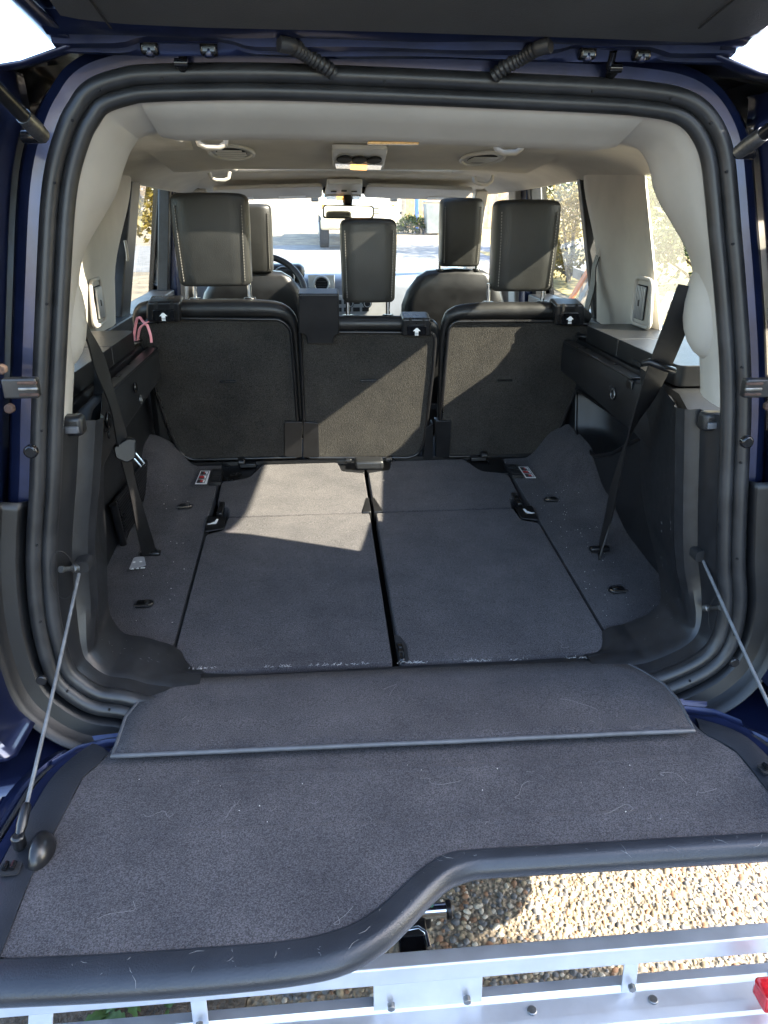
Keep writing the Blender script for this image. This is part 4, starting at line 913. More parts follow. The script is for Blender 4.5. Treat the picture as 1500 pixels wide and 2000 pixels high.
# hinge covers at the seat feet
for pts in (((555, 824), (590, 824), (590, 894), (556, 892)), ((592, 824), (622, 826), (624, 893), (592, 894)), ((832, 836), (846, 826), (846, 898), (826, 898)), ((850, 822), (882, 822), (878, 894), (852, 894))):
    hc = prism('hinge_cover', rpoly(PSq(pts, 0.014), 0.006, 3), SN*0.03, M['plastic_s'], sM, bevel=0.003)
rbox('seat_base', (0, 1.33, 0.80), (1.26, 0.14, 0.20), M['dark'], car, r=0.01)
prism('seat_foot_cover', [Vector((-0.64, 1.182, 0.895)), Vector((0.64, 1.182, 0.895)), Vector((0.64, 1.24, 0.92)), Vector((-0.64, 1.24, 0.92))], (0, 0, -0.09), M['plastic_s'], car)
for s in (-1, 1):
    rbox('seat_bolster', (s*0.625, 1.24, 1.10), (0.06, 0.10, 0.40), M['leather'], sL if s < 0 else sR, r=0.02)
# ================================================================== front seats
for s, hr, posts in ((-1, None, None), (1, None, None)):
    x0, x1 = (-0.60, -0.17) if s < 0 else (0.21, 0.64)
    rows = []
    for k in range(13):
        u = k/12; z = 0.72+0.66*u; hw = (x1-x0)/2*(1-0.16*sstep(0.82, 1.0, u)-0.12*sstep(0.96, 1.0, u)); y = 2.08-0.09*u; th = 0.14-0.05*u
        cx = (x0+x1)/2
        rows.append([Vector((cx+hw*a, y+b*th, z+0.012*(1-a*a)*sstep(0.9, 1, u))) for a, b in ((-1, 0.3), (-0.93, 0.06), (-0.75, 0.0), (0, -0.06), (0.75, 0.0), (0.93, 0.06), (1, 0.3), (0.95, 0.9), (0, 1.0), (-0.95, 0.9))])
    rows.append([p.lerp(sum(rows[-1], Vector())/10, 0.25)+Vector((0, 0, 0.022)) for p in rows[-1]]); rows.append([p.lerp(sum(rows[-1], Vector())/10, 0.9)+Vector((0, 0, 0.004)) for p in rows[-1]])
    fs = loft('front_seat', rows, M['leather'], car, closed=True, angle=1.2); tag(fs, 'black leather front seat back on the %s' % ('left' if s < 0 else 'right'), None)
    face = (456, 408, 528, 528) if s < 0 else (860, 396, 946, 516)
    headrest('headrest', face, 1.97, 0.09, fs, (470, 524) if s < 0 else (862, 934), 1.405)
    rbox('seat_cushion', ((x0+x1)/2, 2.30, 0.78), (0.46, 0.5, 0.18), M['leather'], fs, r=0.05, seg=4)
# ================================================================== dashboard
rows = []
for y, z in ((2.72, 0.80), (2.70, 1.10), (2.69, 1.27), (2.70, 1.302), (2.73, 1.315), (2.9, 1.318), (3.1, 1.315), (3.28, 1.30), (3.34, 1.26)):
    rows.append([Vector((x, y+0.10*(x/0.72)**2*(0.4 if y < 2.8 else 1), z)) for x in [-0.72+1.44*k/20 for k in range(21)]])
da = loft('dashboard', rows, M['dash'], car, angle=0.9); tag(da, 'dark grey dashboard with round air vents', None)
def dpt(px, py): return PY(px, py, 2.69)
c = dpt(628, 555)
rbox('vent_housing', c+Vector((0, 0.004, 0)), (0.13, 0.012, 0.09), M['silver'], da, r=0.006)
ring('vent_ring', c+Vector((0, -0.006, 0)), (0, 1, 0), 0.036, 0.006, M['silver'], da)
prism('vent_throat', disc(c+Vector((0, -0.005, 0)), (0, 1, 0), 0.034, 20), (0, 0.002, 0), M['dark'], da)
for k in range(-2, 3):
    hw = math.sqrt(0.033**2-(k*0.012)**2); rbox('slat', c+Vector((0, -0.008, k*0.012)), (2*hw, 0.004, 0.003), M['plastic_s'], da, r=0.001)
c = dpt(700, 596)
rd_ = prism('centre_console', rpoly([c+Vector((a, 0, b)) for a, b in ((-0.14, -0.10), (0.12, -0.10), (0.15, -0.05), (0.15, 0.05), (-0.14, 0.05))], 0.02, 4), (0, 0.03, 0), M['silver'], da, bevel=0.005)
for i_ in range(4):
    for j_ in range(2): rbox('console_button', c+Vector((-0.10+0.045*i_, -0.004, 0.016-0.036*j_)), (0.034, 0.006, 0.020), M['plastic'], da, r=0.002)
for (px, py, r_) in ((717, 592, 0.022), (683, 592, 0.020)):
    k_ = dpt(px, py); cyl('control_knob', k_+Vector((0, -0.022, 0)), (0, 1, 0), r_, 0.024, M['plastic_s'], da, bevel=0.003); ring('knob_ring', k_+Vector((0, -0.022, 0)), (0, 1, 0), r_*0.72, 0.002, M['silver'], da)
ic_ = rbox('instrument_hood', (-0.37, 2.74, 1.345), (0.36, 0.14, 0.08), M['plastic'], da, r=0.03, seg=4)
for dx in (-0.08, 0.08):
    prism('gauge', disc((-0.37+dx, 2.672, 1.325), (0, 1, 0), 0.05, 24), (0, 0.004, 0), M['dark'], da); ring('gauge_ring', (-0.37+dx, 2.671, 1.325), (0, 1, 0), 0.05, 0.003, M['silver'], da)
cx_ = Vector((-0.375, 2.46, 1.255)); ax_ = Vector((0, -0.92, 0.38)).normalized()
swl = tube('steering_wheel', disc(cx_, ax_, 0.19, 36), 0.015, M['leather'], car, n=10, closed=True)
prism('hub', disc(cx_+ax_*0.0, ax_, 0.065, 20), -ax_*0.04, M['plastic'], swl, bevel=0.01)
for q in (0, math.pi, -math.pi/2):
    d_ = disc(cx_, ax_, 0.18, 4); u_ = (Vector((1, 0, 0))*math.cos(q)+ax_.cross(Vector((1, 0, 0)))*math.sin(q)); tube('spoke', [cx_+u_*0.05-ax_*0.02, cx_+u_*0.185], 0.014, M['silver'], swl, n=8)
tube('column', [cx_-ax_*0.02, cx_-ax_*0.25], 0.04, M['plastic'], swl, n=12)
# ================================================================== third-row belts
def belt(side, pts, wd, wdt):
    P = spline(pts, 7); W_ = spline([Vector(q) for q in wd], 7)
    o = strap('seat_belt', P, wdt, M['web'], car, wdirs=W_); tag(o, 'black third-row seat belt hanging on the %s' % side, None); return o
aL = PF(292, 1080, 0.004)
bL = belt('left', [PY(160, 620, 0.235), PY(172, 655, 0.25), PY(195, 712, 0.30), PY(220, 785, 0.36), PY(240, 868, 0.42), PY(258, 950, 0.48), PY(278, 1030, 0.55), aL, aL+Vector((0.004, 0.004, -0.02))],
     [(0.0, 1, 0.4), (-0.1, 1, 0.4), (0.3, 1, 0.1), (0.1, 1, 0.2), (0.35, 1, 0), (0.2, 1, 0.1), (0.5, 0.8, 0), (0.8, 0.4, 0), (0.8, 0.4, 0)], 0.034)
c = PY(243, 878, 0.415)
tg_ = prism('belt_tongue', rpoly([c+Vector((a, b, z)) for a, b, z in ((-0.022, -0.004, 0.010), (0.008, 0.01, 0.026), (0.022, 0.012, 0.020), (0.018, 0.008, -0.018), (0.002, -0.002, -0.026), (-0.018, -0.01, -0.012))], 0.006, 3), (0.004, -0.012, 0), M['plastic_s'], bL, bevel=0.003)
tube('tongue_plate', [c+Vector((0.012, 0.0, -0.014)), c+Vector((0.028, 0.006, -0.040)), c+Vector((0.034, 0.008, -0.034)), c+Vector((0.020, 0.004, -0.010))], 0.0018, M['chrome'], bL, n=6)
aR = PF(1172, 1078, 0.006); aR.z += 0.01
bR = belt('right', [PY(1352, 560, 0.225), PY(1330, 612, 0.24), PY(1290, 712, 0.30), PY(1258, 790, 0.35), PY(1226, 862, 0.42), PY(1204, 940, 0.48), PY(1188, 1010, 0.55), aR, aR+Vector((-0.002, 0.002, -0.02))],
     [(1, -0.2, 0.6), (1, -0.2, 0.6), (1, -0.1, 0.5), (0.9, 0.4, 0.3), (0.5, 1, 0.2), (0.2, 1, 0.1), (0.15, 1, 0), (0.3, 1, 0), (0.3, 1, 0)], 0.052)
c = PY(1292, 716, 0.292)
tube('belt_slide', [c+Vector((-0.034, 0.010, 0.006)), c+Vector((-0.026, 0.0, 0.010)), c+Vector((0.0, -0.004, 0.0)), c+Vector((0.026, 0.0, -0.008)), c+Vector((0.032, 0.010, -0.012))], [0.004, 0.0065, 0.0065, 0.0065, 0.004], M['plastic_s'], bR, n=10)
for a in (aL, aR): rbox('belt_anchor', a+Vector((0.0, 0.006, -0.004)), (0.05, 0.02, 0.012), M['plastic_s'], bL if a is aL else bR, r=0.004)
# ================================================================== body shell
for s in (-1, 1):
    sd = 'left' if s < 0 else 'right'
    rows = []
    for y in (0.0, 0.05, 0.35, 0.9, 1.3, 2.1, 3.0, 3.6, 4.0, 4.15):
        f_ = -0.05*sstep(3.4, 4.15, y)-0.02*sstep(0.3, 0.0, y)
        rows.append([Vector((s*(x+f_), y, z)) for x, z in ((0.86, 0.42), (0.93, 0.50), (0.945, 0.75), (0.955, 1.0), (0.94, 1.18), (0.915, 1.262), (0.88, 1.268), (0.80, 1.262))])
    loft('body_side', rows, M['paint'], car, angle=0.9)
    # roof rail outside
    rows = []
    for y in (0.10, 0.14, 0.4, 1.2, 2.0, 2.5, 2.72):
        dx = -0.08*sstep(2.0, 2.72, y)-0.10*sstep(0.4, 0.1, y); dz = -0.04*sstep(2.0, 2.72, y)
        rows.append([Vector((s*(x+dx), y, z+dz-0.05*sstep(0.43, 0.60, x)*sstep(0.55, 0.12, y)*sstep(1.74, 1.80, z))) for x, z in ((0.79, 1.735), (0.815, 1.742), (0.815, 1.775), (0.79, 1.825), (0.73, 1.862), (0.62, 1.879), (0.44, 1.886))])
    loft('roof_rail', rows, M['paint'], car, angle=1.0, solid=0.004)
    # outer skins of the pillars
    def slab(name, y0, y1, y0t, y1t, m_, xb=0.885, xt=0.805): return mk(name, [Vector((s*xb, y0, 1.264)), Vector((s*xb, y1, 1.264)), Vector((s*xt, y1t, 1.742)), Vector((s*xt, y0t, 1.742))], [[0, 1, 2, 3]], m_, car, solid=0.02)
    slab('outer_pillar', 1.10, 1.40, 1.25, 1.52, M['gloss']); yB = 2.2 if s > 0 else 2.52; slab('outer_pillar', yB, yB+0.2, yB, yB+0.2, M['gloss'])
    def pane(name, y0, y1, y0t, y1t, m_, xb=0.878, xt=0.798): return mk(name, [Vector((s*xb, y0, 1.266)), Vector((s*xb, y1, 1.266)), Vector((s*xt, y1t, 1.740)), Vector((s*xt, y0t, 1.740))], [[0, 1, 2, 3]], m_, car)
    for nm, a in (('quarter_window', (0.08, 1.10, 0.10, 1.25)), ('rear_door_window', (1.40, yB, 1.52, yB)), ('front_door_window', (yB+0.2, 3.06, yB+0.2, 2.72))):
        o = pane(nm, *a, M['glass_q'] if nm[0] == 'q' else M['glass'])
    # windscreen-side triangle and wing
    mk('wing', [Vector((s*0.88, 3.06, 1.264)), Vector((s*0.88, 3.5, 1.20)), Vector((s*0.70, 3.5, 1.20)), Vector((s*0.70, 3.06, 1.30))], [[0, 1, 2, 3]], M['paint'], car, solid=0.01)
# roof strips round the two glass panels; rear strip widened to cut the sun
for (x0, x1, y0, y1) in ((-0.46, 0.46, 0.12, 0.865), (-0.46, 0.46, 1.03, 1.68), (-0.46, 0.46, 2.20, 2.72)):
    mk('roof_panel', [Vector((x0, y0, 1.884-0.03*sstep(2.3, 2.72, y0))), Vector((x1, y0, 1.884-0.03*sstep(2.3, 2.72, y0))), Vector((x1, y1, 1.884-0.05*sstep(2.3, 2.72, y1))), Vector((x0, y1, 1.884-0.05*sstep(2.3, 2.72, y1)))], [[0, 1, 2, 3]], M['paint'], car, solid=0.01)
for (y0, y1) in ((0.86, 1.035), (1.675, 2.205)):
    mk('roof_glass', [Vector((-0.455, y0, 1.878)), Vector((0.455, y0, 1.878)), Vector((0.455, y1, 1.878)), Vector((-0.455, y1, 1.878))], [[0, 1, 2, 3]], M['glass_t'], car)
mk('windscreen', [Vector((-0.62, 2.70, 1.745)), Vector((0.62, 2.70, 1.745)), Vector((0.70, 3.32, 1.27)), Vector((-0.70, 3.32, 1.27))], [[0, 1, 2, 3]], M['glass'], car)
rows = [[Vector((x, y, z-0.02*(x/0.8)**2)) for x in (-0.88, -0.6, -0.3, 0, 0.3, 0.6, 0.88)] for y, z in ((3.30, 1.235), (3.34, 1.22), (3.8, 1.19), (4.1, 1.12), (4.22, 0.95), (4.25, 0.6), (4.2, 0.4))]
loft('bonnet', rows, M['paint'], car, angle=0.9, solid=0.01)
# front and rear edges, floor and firewall
ub = MB(); ub.box((0, 2.2, 0.47), (1.72, 3.7, 0.06)); ub.build('underbody', M['under'], car, bevel=0.01)
ub = MB(); ub.box((0, 0.28, 0.60), (1.30, 0.20, 0.16)); ub.build('rear_crossmember', M['under'], car, bevel=0.02)
mk('rear_panel', [Vector((-0.70, 0.055, 0.45)), Vector((0.70, 0.055, 0.45)), Vector((0.66, 0.052, 0.765)), Vector((-0.66, 0.052, 0.765))], [[0, 1, 2, 3]], M['paint2'], car, solid=0.01)
# sill plate in front of the seal
rows = [[Vector((x, y, z)) for x in (-0.60, -0.3, 0, 0.3, 0.60)] for y, z in ((0.035, 0.774), (0.022, 0.764), (0.012, 0.745), (0.005, 0.70), (0.0, 0.62))]
loft('rear_sill', rows, M['paint2'], car, angle=0.9)
# bumper: two ends and a lower centre
for s in (-1, 1):
    rows = []
    for x, yb, zt in ((0.585, 0.00, 0.752), (0.600, -0.055, 0.756), (0.63, -0.075, 0.757), (0.70, -0.09, 0.757), (0.80, -0.085, 0.757), (0.90, -0.05, 0.757), (0.955, 0.02, 0.755), (0.965, 0.2, 0.755)):
        rows.append([Vector((s*x, 0.12 if x < 0.95 else yb+0.04, zt+0.004)), Vector((s*x, yb+0.03, zt+0.004)), Vector((s*x, yb+0.010, zt)), Vector((s*x, yb, zt-0.014)), Vector((s*x, yb-0.004, zt-0.05)), Vector((s*x, yb-0.012, 0.60)), Vector((s*x, yb-0.002, 0.48)), Vector((s*x, yb+0.04, 0.44))])
    o = loft('bumper_end', rows, M['paint'], car, angle=0.9); tag(o, 'navy bumper corner on the %s' % ('left' if s < 0 else 'right'), None)
rows = []
for x in (-0.61, -0.3, 0, 0.3, 0.61):
    rows.append([Vector((x, 0.05, 0.665)), Vector((x, -0.05, 0.668)), Vector((x, -0.085, 0.655)), Vector((x, -0.095, 0.58)), Vector((x, -0.06, 0.50)), Vector((x, 0.02, 0.49))])
loft('bumper', rows, M['paint'], car, angle=0.9, solid=0.01)
# tail lamps
for s in (-1, 1):
    h = rbox('tail_lamp', (s*0.835, -0.055, 1.03), (0.27, 0.10, 0.50), M['gloss'], car, r=0.02, seg=3); tag(h, 'tall tail lamp in a black housing on the %s' % ('left' if s < 0 else 'right'), None)
    fx = PY(6, 1300, -0.107) if s < 0 else PY(1496, 1290, -0.107)
    rbox('reverse_lens', Vector((s*0.715, -0.107, 0.905)), (0.085, 0.012, 0.060), M['clearlens'], h, r=0.008)
    rbox('brake_lens', Vector((s*0.755, -0.110, 0.905)), (0.04, 0.012, 0.05), M['redlens'], h, r=0.008)
    for k in range(3): rbox('lens_rib', Vector((s*0.690, -0.107, 0.965+0.022*k)), (0.04, 0.008, 0.014), M['clearlens'], h, r=0.004)
    rbox('brake_lens', Vector((s*0.84, -0.107, 1.12)), (0.14, 0.012, 0.22), M['redlens'], h, r=0.01)
    # check-strap bracket with rusty bolts
    c = PY(42, 757, -0.045) if s < 0 else PY(1480, 757, -0.045)
    bk = rbox('striker_bracket', c+Vector((s*0.0, 0.0, 0)), (0.046, 0.016, 0.028), M['plastic_sill'], car, r=0.003)
    for k in (-1, 0, 1): rbox('bracket_rib', c+Vector((-s*0.012, -0.009, k*0.008)), (0.026, 0.004, 0.004), M['rust'] if k else M['steel'], bk, r=0.001)
    for k in (-1, 1): cyl('bolt', c+Vector((s*0.018, -0.012, k*0.027)), (0, 1, 0), 0.0075, 0.010, M['rust'], bk, n=6, bevel=0.002)
    # screws and mould marks on the gutter trim
    c = PY(80, 1331, -0.012) if s < 0 else PY(1436, 1296, -0.012)
    cyl('screw', c, (0, 1, 0), 0.009, 0.008, M['plastic_s'], car, n=14, bevel=0.002)
    c = PY(58, 884, -0.03) if s < 0 else PY(1462, 865, -0.03)
    cyl('screw', c, (0, 1, 0), 0.010, 0.012, M['gloss'], car, n=16, bevel=0.003)
# wheels
def wheel(x, y):
    sg = 1 if x > 0 else -1; rows = []
    for r_, dx in ((0.24, -0.11), (0.34, -0.125), (0.372, -0.11), (0.38, -0.06), (0.38, 0.06), (0.372, 0.11), (0.34, 0.125), (0.24, 0.11)):
        rows.append([Vector((x+dx, y+r_*math.cos(q), 0.38+r_*math.sin(q))) for q in [2*math.pi*k/40 for k in range(40)]])
    rows.append(rows[0]); wl = loft('wheel', rows, M['tyre'], car, closed=True, angle=0.7)
    cyl('rim', (x+sg*0.06, y, 0.38), (sg, 0, 0), 0.235, 0.04, M['silver'], wl, n=30, bevel=0.01)
    for k in range(7):
        q = 2*math.pi*k/7; rbox('spoke', (x+sg*0.105, y+0.13*math.cos(q), 0.38+0.13*math.sin(q)), (0.02, 0.20, 0.05), M['silver'], wl, r=0.006, rot=Matrix.Rotation(q, 3, 'X'))
for x in (-0.80, 0.80):
    for y in (0.98, 3.86): wheel(x, y)
# ================================================================== liftgate above
TH = math.radians(12.0); TT = math.tan(TH)
def LG(px, py, h=0.0): return hit(px, py, (0, TT, 1), 1.842+TT*0.128+h)
def lgp(x, u, h=0.0): return Vector((x, 0.128-u*math.cos(TH)-h*math.sin(TH)*0, 1.842+u*math.sin(TH)+h))
fe = resample([LG(a, b) for a, b in ((120, 30), (160, 38), (245, 47), (400, 54), (750, 62), (1100, 73), (1290, 80), (1368, 84), (1430, 78), (1475, 66))], 44)
us = [(0.128-p.y)/math.cos(TH) for p in fe]
rows = [[lgp(p.x*(1+0.12*sstep(0.1, 0.4, du)), u+du, h) for p, u in zip(fe, us)] for du, h in ((0.0, 0.016), (0.0, 0.003), (0.005, -0.002), (0.10, -0.001), (0.22, 0.0), (0.32, 0.004), (0.34, 0.02))]
lg = loft('liftgate', rows, M['trim_lg'], car, angle=0.9); tag(lg, 'raised upper tailgate overhead with black inner trim', None)
for px in (214, 1370):
    a = LG(px, 45); u0 = (0.128-a.y)/math.cos(TH); mk('trim_seam', [lgp(a.x-0.0012, u0-0.005, -0.0035), lgp(a.x+0.0012, u0-0.005, -0.0035), lgp(a.x*1.02+0.0012, u0+0.12, -0.0030), lgp(a.x*1.02-0.0012, u0+0.12, -0.0030)], [[0, 1, 2, 3]], M['dark'], lg, solid=0.001)
prof = [(0.0, 0.03), (0.001, 0.002), (0.004, -0.002), (0.012, -0.002), (0.014, 0.006), (0.017, 0.009), (0.021, 0.006), (0.023, -0.001), (0.034, 0.0), (0.037, 0.011), (0.041, 0.015), (0.049, 0.011), (0.052, 0.002), (0.062, 0.002), (0.074, 0.006), (0.09, 0.016)]
rows = []
for u, h in prof:
    row = []
    for k in range(61):
        x = -0.474+0.948*k/60; hx_ = min(abs(x+0.30), abs(x-0.295)); d = 0.008*sstep(0.09, 0.05, hx_)*(1 if 0.005 < u < 0.05 else 0)
        row.append(lgp(x, u, h+d+0.0010*math.sin(x*23+u*90)))
    rows.append(row)
lf = loft('liftgate_frame', rows, M['paint2'], lg, angle=0.7)
for s in (-1, 1):
    rows = [[lgp(s*(w_-0.03), u, 0.004), lgp(s*w_, u, 0.006), lgp(s*(w_+0.010), u, 0.018), lgp(s*(w_+0.006), u, 0.04), lgp(s*(w_-0.04), u, 0.055)] for u, w_ in ((0.0, 0.478), (0.03, 0.480), (0.08, 0.484), (0.15, 0.492), (0.22, 0.502), (0.30, 0.53), (0.40, 0.57), (1.05, 0.61))]
    loft('liftgate_edge', rows, M['paint'], lg, angle=0.9, solid=0.003)
    loft('side_trim', [[lgp(s*0.44, u, 0.008), lgp(s*w_, u, 0.012)] for u, w_ in ((0.30, 0.52), (0.45, 0.57), (1.05, 0.60))], M['plastic'], lg, solid=0.02)
mk('outer_skin', [lgp(-0.46, -0.01, 0.055), lgp(0.46, -0.01, 0.055), lgp(0.52, 0.44, 0.06), lgp(-0.52, 0.44, 0.06)], [[0, 1, 2, 3]], M['paint'], lg, solid=0.006)
mk('outer_skin', [lgp(-0.60, 1.0, 0.055), lgp(0.60, 1.0, 0.055), lgp(0.58, 1.12, 0.05), lgp(-0.58, 1.12, 0.05)], [[0, 1, 2, 3]], M['paint'], lg, solid=0.03)
mk('rear_window', [lgp(-0.52, 0.43, 0.05), lgp(0.52, 0.43, 0.05), lgp(0.56, 1.01, 0.05), lgp(-0.56, 1.01, 0.05)], [[0, 1, 2, 3]], M['glass_q'], lg)
# hinges
for (px, py) in ((352, 98), (1197, 108)):
    c = LG(px, py, 0.004)
    h = MB(); h.box(c+Vector((0, -0.004, 0.012)), (0.11, 0.03, 0.012)); hg = h.build('hinge', M['paint2'], lg, bevel=0.004)
    for k in (-1, 1): rbox('hinge_knuckle', c+Vector((k*0.040, -0.004, 0.003)), (0.024, 0.02, 0.020), M['gloss'], lg, r=0.004); cyl('hinge_bolt', c+Vector((k*0.040, -0.008, -0.010)), (0, 0, 1), 0.007, 0.012, M['paint2'], lg, n=6, bevel=0.002)
    e = PY(px+3, py+26, 0.132)
    tube('hinge_arm', spline([c+Vector((0, 0.0, 0.006)), c+Vector((0.001, 0.008, -0.004)), c+Vector((0.002, 0.014, -0.012)), e, e+Vector((0, 0.016, -0.006))], 4), [0.006]*9+[0.0075]*8, M['gloss'], lg, n=10)
    cyl('hinge_pin', e+Vector((-0.009, -0.004, 0)), (1, 0, 0), 0.006, 0.018, M['gloss'], lg, n=12)
# ribbed wiring gaiters
for pts in (((545, 84), (570, 90), (600, 108), (632, 128), (650, 142)), ((1075, 86), (1050, 94), (1020, 112), (985, 132), (965, 148))):
    P = [LG(*q, -0.004) for q in pts[:3]]+[PY(*pts[3], 0.125), PY(*pts[4], 0.135)]
    P = resample(spline(P, 8), 56)
    tube('wiring_gaiter', P, [0.011 if k < 10 else (0.0105 if (k//2) % 2 else 0.0085) for k in range(56)], M['rubber'], lg, n=12)
# gas struts
for s in (-1, 1):
    a = PY(84, 266, -0.035) if s < 0 else PY(1442, 298, -0.035)
    b = lgp(s*0.565, 0.72, 0.0)
    st = tube('gas_strut', [a.lerp(b, 0.06), b], 0.0085, M['plastic_s'], car, n=12); tag(st, 'black gas strut holding up the liftgate on the %s' % ('left' if s < 0 else 'right'), None)
    tube('strut_end', [a, a.lerp(b, 0.03), a.lerp(b, 0.07)], [0.009, 0.0105, 0.0095], M['steel'], st, n=12)
    cyl('ball_mount', a+Vector((0, 0.0, 0)), (s, 0.5, 0), 0.008, 0.03, M['gloss'], st, n=12)
# ================================================================== lint, hairs and crumbs on the carpets
def litter():
    rnd = random.Random(11); m_ = MB(); mat_ = mat('pale hair', (0.22, 0.21, 0.20), 0.7, var=0.1, vscale=40)
    spots = [((1095, 1365), (1165, 1385)), ((1360, 1555), (1400, 1540)), ((1290, 1510), (1340, 1530)), ((280, 1590), (340, 1590)), ((1015, 1560), (1035, 1525)), ((440, 1600), (470, 1560)), ((750, 1345), (760, 1360)), ((1090, 1250), (1110, 1262)), ((1180, 1590), (1230, 1585)), ((190, 1795), (260, 1760)), ((820, 1520), (900, 1525)), ((660, 1830-40), (690, 1770))]
    for a, b in spots:
        zz = 0.8245 if a[1] < 1420 else 0.802
        A = PZ(*a, zz); B = PZ(*b, zz); pts = []
        mid = A.lerp(B, 0.5)+Vector((rnd.uniform(-.02, .02), rnd.uniform(-.02, .02), 0.001))
        pts = spline([A, A.lerp(mid, 0.5)+Vector((rnd.uniform(-.008, .008), rnd.uniform(-.008, .008), 0)), mid, mid.lerp(B, 0.5)+Vector((rnd.uniform(-.01, .01), rnd.uniform(-.01, .01), 0)), B], 5)
        m_.tube(pts, 0.00020, 4)
    for k in range(24):
        u = rnd.random()
        if u < 0.5: p = PZ(rnd.uniform(180, 1380), rnd.uniform(1500, 1610), 0.801)
        elif u < 0.75: p = PF(rnd.uniform(360, 1150), rnd.uniform(1030, 1270), 0.001)
        else: p = PZ(rnd.uniform(280, 1290), rnd.uniform(1390, 1420), 0.8235)
        d = Vector((rnd.uniform(-1, 1), rnd.uniform(-1, 1), 0)).normalized(); L = rnd.uniform(0.003, 0.014); n_ = Vector((-d.y, d.x, 0))
        m_.tube(spline([p, p+d*L*0.5+n_*L*rnd.uniform(-.3, .3), p+d*L], 4), 0.00020, 4)
    o = m_.build('lint', mat_, None, smooth=True); tag(o, 'pale pet hairs and lint scattered on the charcoal carpet', None, kind='stuff')
    c_ = MB(); mt = mat('pale crumb', (0.6, 0.57, 0.5), 0.8, var=0.2, vscale=300)
    for k in range(130):
        s = rnd.choice((-1, 1, 1)); x = s*rnd.uniform(0.46, 0.60); y = rnd.uniform(0.25, 1.0)
        if rnd.random() < 0.12: p = PZ(rnd.uniform(200, 1380), rnd.uniform(1490, 1610), 0.801)
        else: p = Vector((x, y, fz(y)-0.002+side_h(x, y, s)))
        r_ = rnd.uniform(0.0004, 0.0011); c_.box(p+Vector((0, 0, r_*0.6)), (r_*1.6, r_*1.2, r_), Matrix.Rotation(rnd.random()*3, 3, 'Z'))
    o = c_.build('crumbs', mt, None); tag(o, 'tiny pale crumbs on the side carpets', None, kind='stuff')
    # worn pale fluff along the flap joint
    f_ = MB(); mt = mat('grey fluff', (0.34, 0.33, 0.32), 0.95, var=0.2, vscale=200)
    for k in range(420):
        u = rnd.random(); a = PF(340+u*860, 1307-u*24, 0.003)
        if noise.noise((a.x*14, 0.3, 0)) < -0.05: continue
        p = a+Vector((0, rnd.uniform(-.003, .003), 0)); d = Vector((rnd.uniform(-1, 1), rnd.uniform(-.5, .5), rnd.uniform(0, .5))).normalized(); f_.tube([p, p+d*rnd.uniform(0.002, 0.006)], 0.00035, 3)
    o = f_.build('fluff', mt, None); tag(o, 'worn grey fluff along the joint between flap and seats', None, kind='stuff')
def scratches():
    rnd = random.Random(4); m_ = MB(); mt = mat('pale scuff', (0.22, 0.22, 0.22), 0.7, var=0.2, vscale=80)
    for k in range(46):
        i = rnd.randrange(6, 64); a, b = inn[i], out[i]; u = rnd.uniform(0.2, 0.85); p = a.lerp(b, u)+Vector((0, 0, 0.0036))
        th = rnd.uniform(0, 6.28); L = rnd.choice((0.002, 0.003, 0.005, 0.009, 0.018)); d = Vector((math.cos(th), math.sin(th), 0))*L
        q = p+d; q2 = p+d*0.5+Vector((-d.y, d.x, 0))*0.1; m_.tube([p, q2, q], [0.00012, 0.00026, 0.0001], 4)
    o = m_.build('scratches', mt, tg); o['kind'] = 'stuff'
    m2 = MB()
    for s in (-1, 1):
        idx = [i for i in range(NP) if OP[i].x*s > 0.45 and 0.80 < OP[i].z < 1.15]
        for k in range(34):
            i = rnd.choice(idx); pr = lowprof(i); j = rnd.randrange(8, 11); (a0, b0), (a1, b1) = pr[j], pr[j+1]; u = rnd.random()
            p = OP[i]+ON[i]*(a0+(a1-a0)*u+0.0006)+YV*(b0+(b1-b0)*u); i2 = (i+rnd.choice((-1, 1))) % NP; u2 = min(1, max(0, u+rnd.uniform(-.2, .2))); pr2 = lowprof(i2); (a0, b0), (a1, b1) = pr2[j], pr2[j+1]
            q = OP[i2]+ON[i2]*(a0+(a1-a0)*u2+0.0006)+YV*(b0+(b1-b0)*u2); q = p.lerp(q, rnd.uniform(0.1, 0.7)); m2.tube([p, p.lerp(q, 0.5), q], [0.0001, 0.00022, 0.0001], 4)
    o = m2.build('scuffs', mt, car); o['kind'] = 'stuff'
scratches()
litter()
# pink band in the cup holder on the left
def pink():
    m_ = Vector((-0.675, 1.098, 1.30))
    o = empty('pink_strap', m_-Vector((0, 0, 0.013))); tag(o, 'thin pink plastic strap looped in the left cup holder', 'strap')
    off = -o.location
    a = PY(262, 655, 1.10); b = PY(268, 622, 1.09); c = PY(288, 636, 1.08); d = PY(294, 655, 1.075); e = PY(276, 624, 1.09); f = PY(290, 628, 1.07)
    for pts in ([a+Vector((0, 0, -0.02)), a, b, PY(274, 621, 1.085), e], [a+Vector((0.008, 0, -0.015)), PY(274, 640, 1.08), f], [e, PY(285, 634, 1.08), c, d, d+Vector((0, 0, -0.02))]):
        P = spline(pts, 5); q = strap('band', P, 0.007, M['pink'], o, th=0.0012, wdirs=[Vector((0.8, 0.5, 0.2))]*len(P)); q.matrix_parent_inverse = Matrix.Translation(off)
pink()
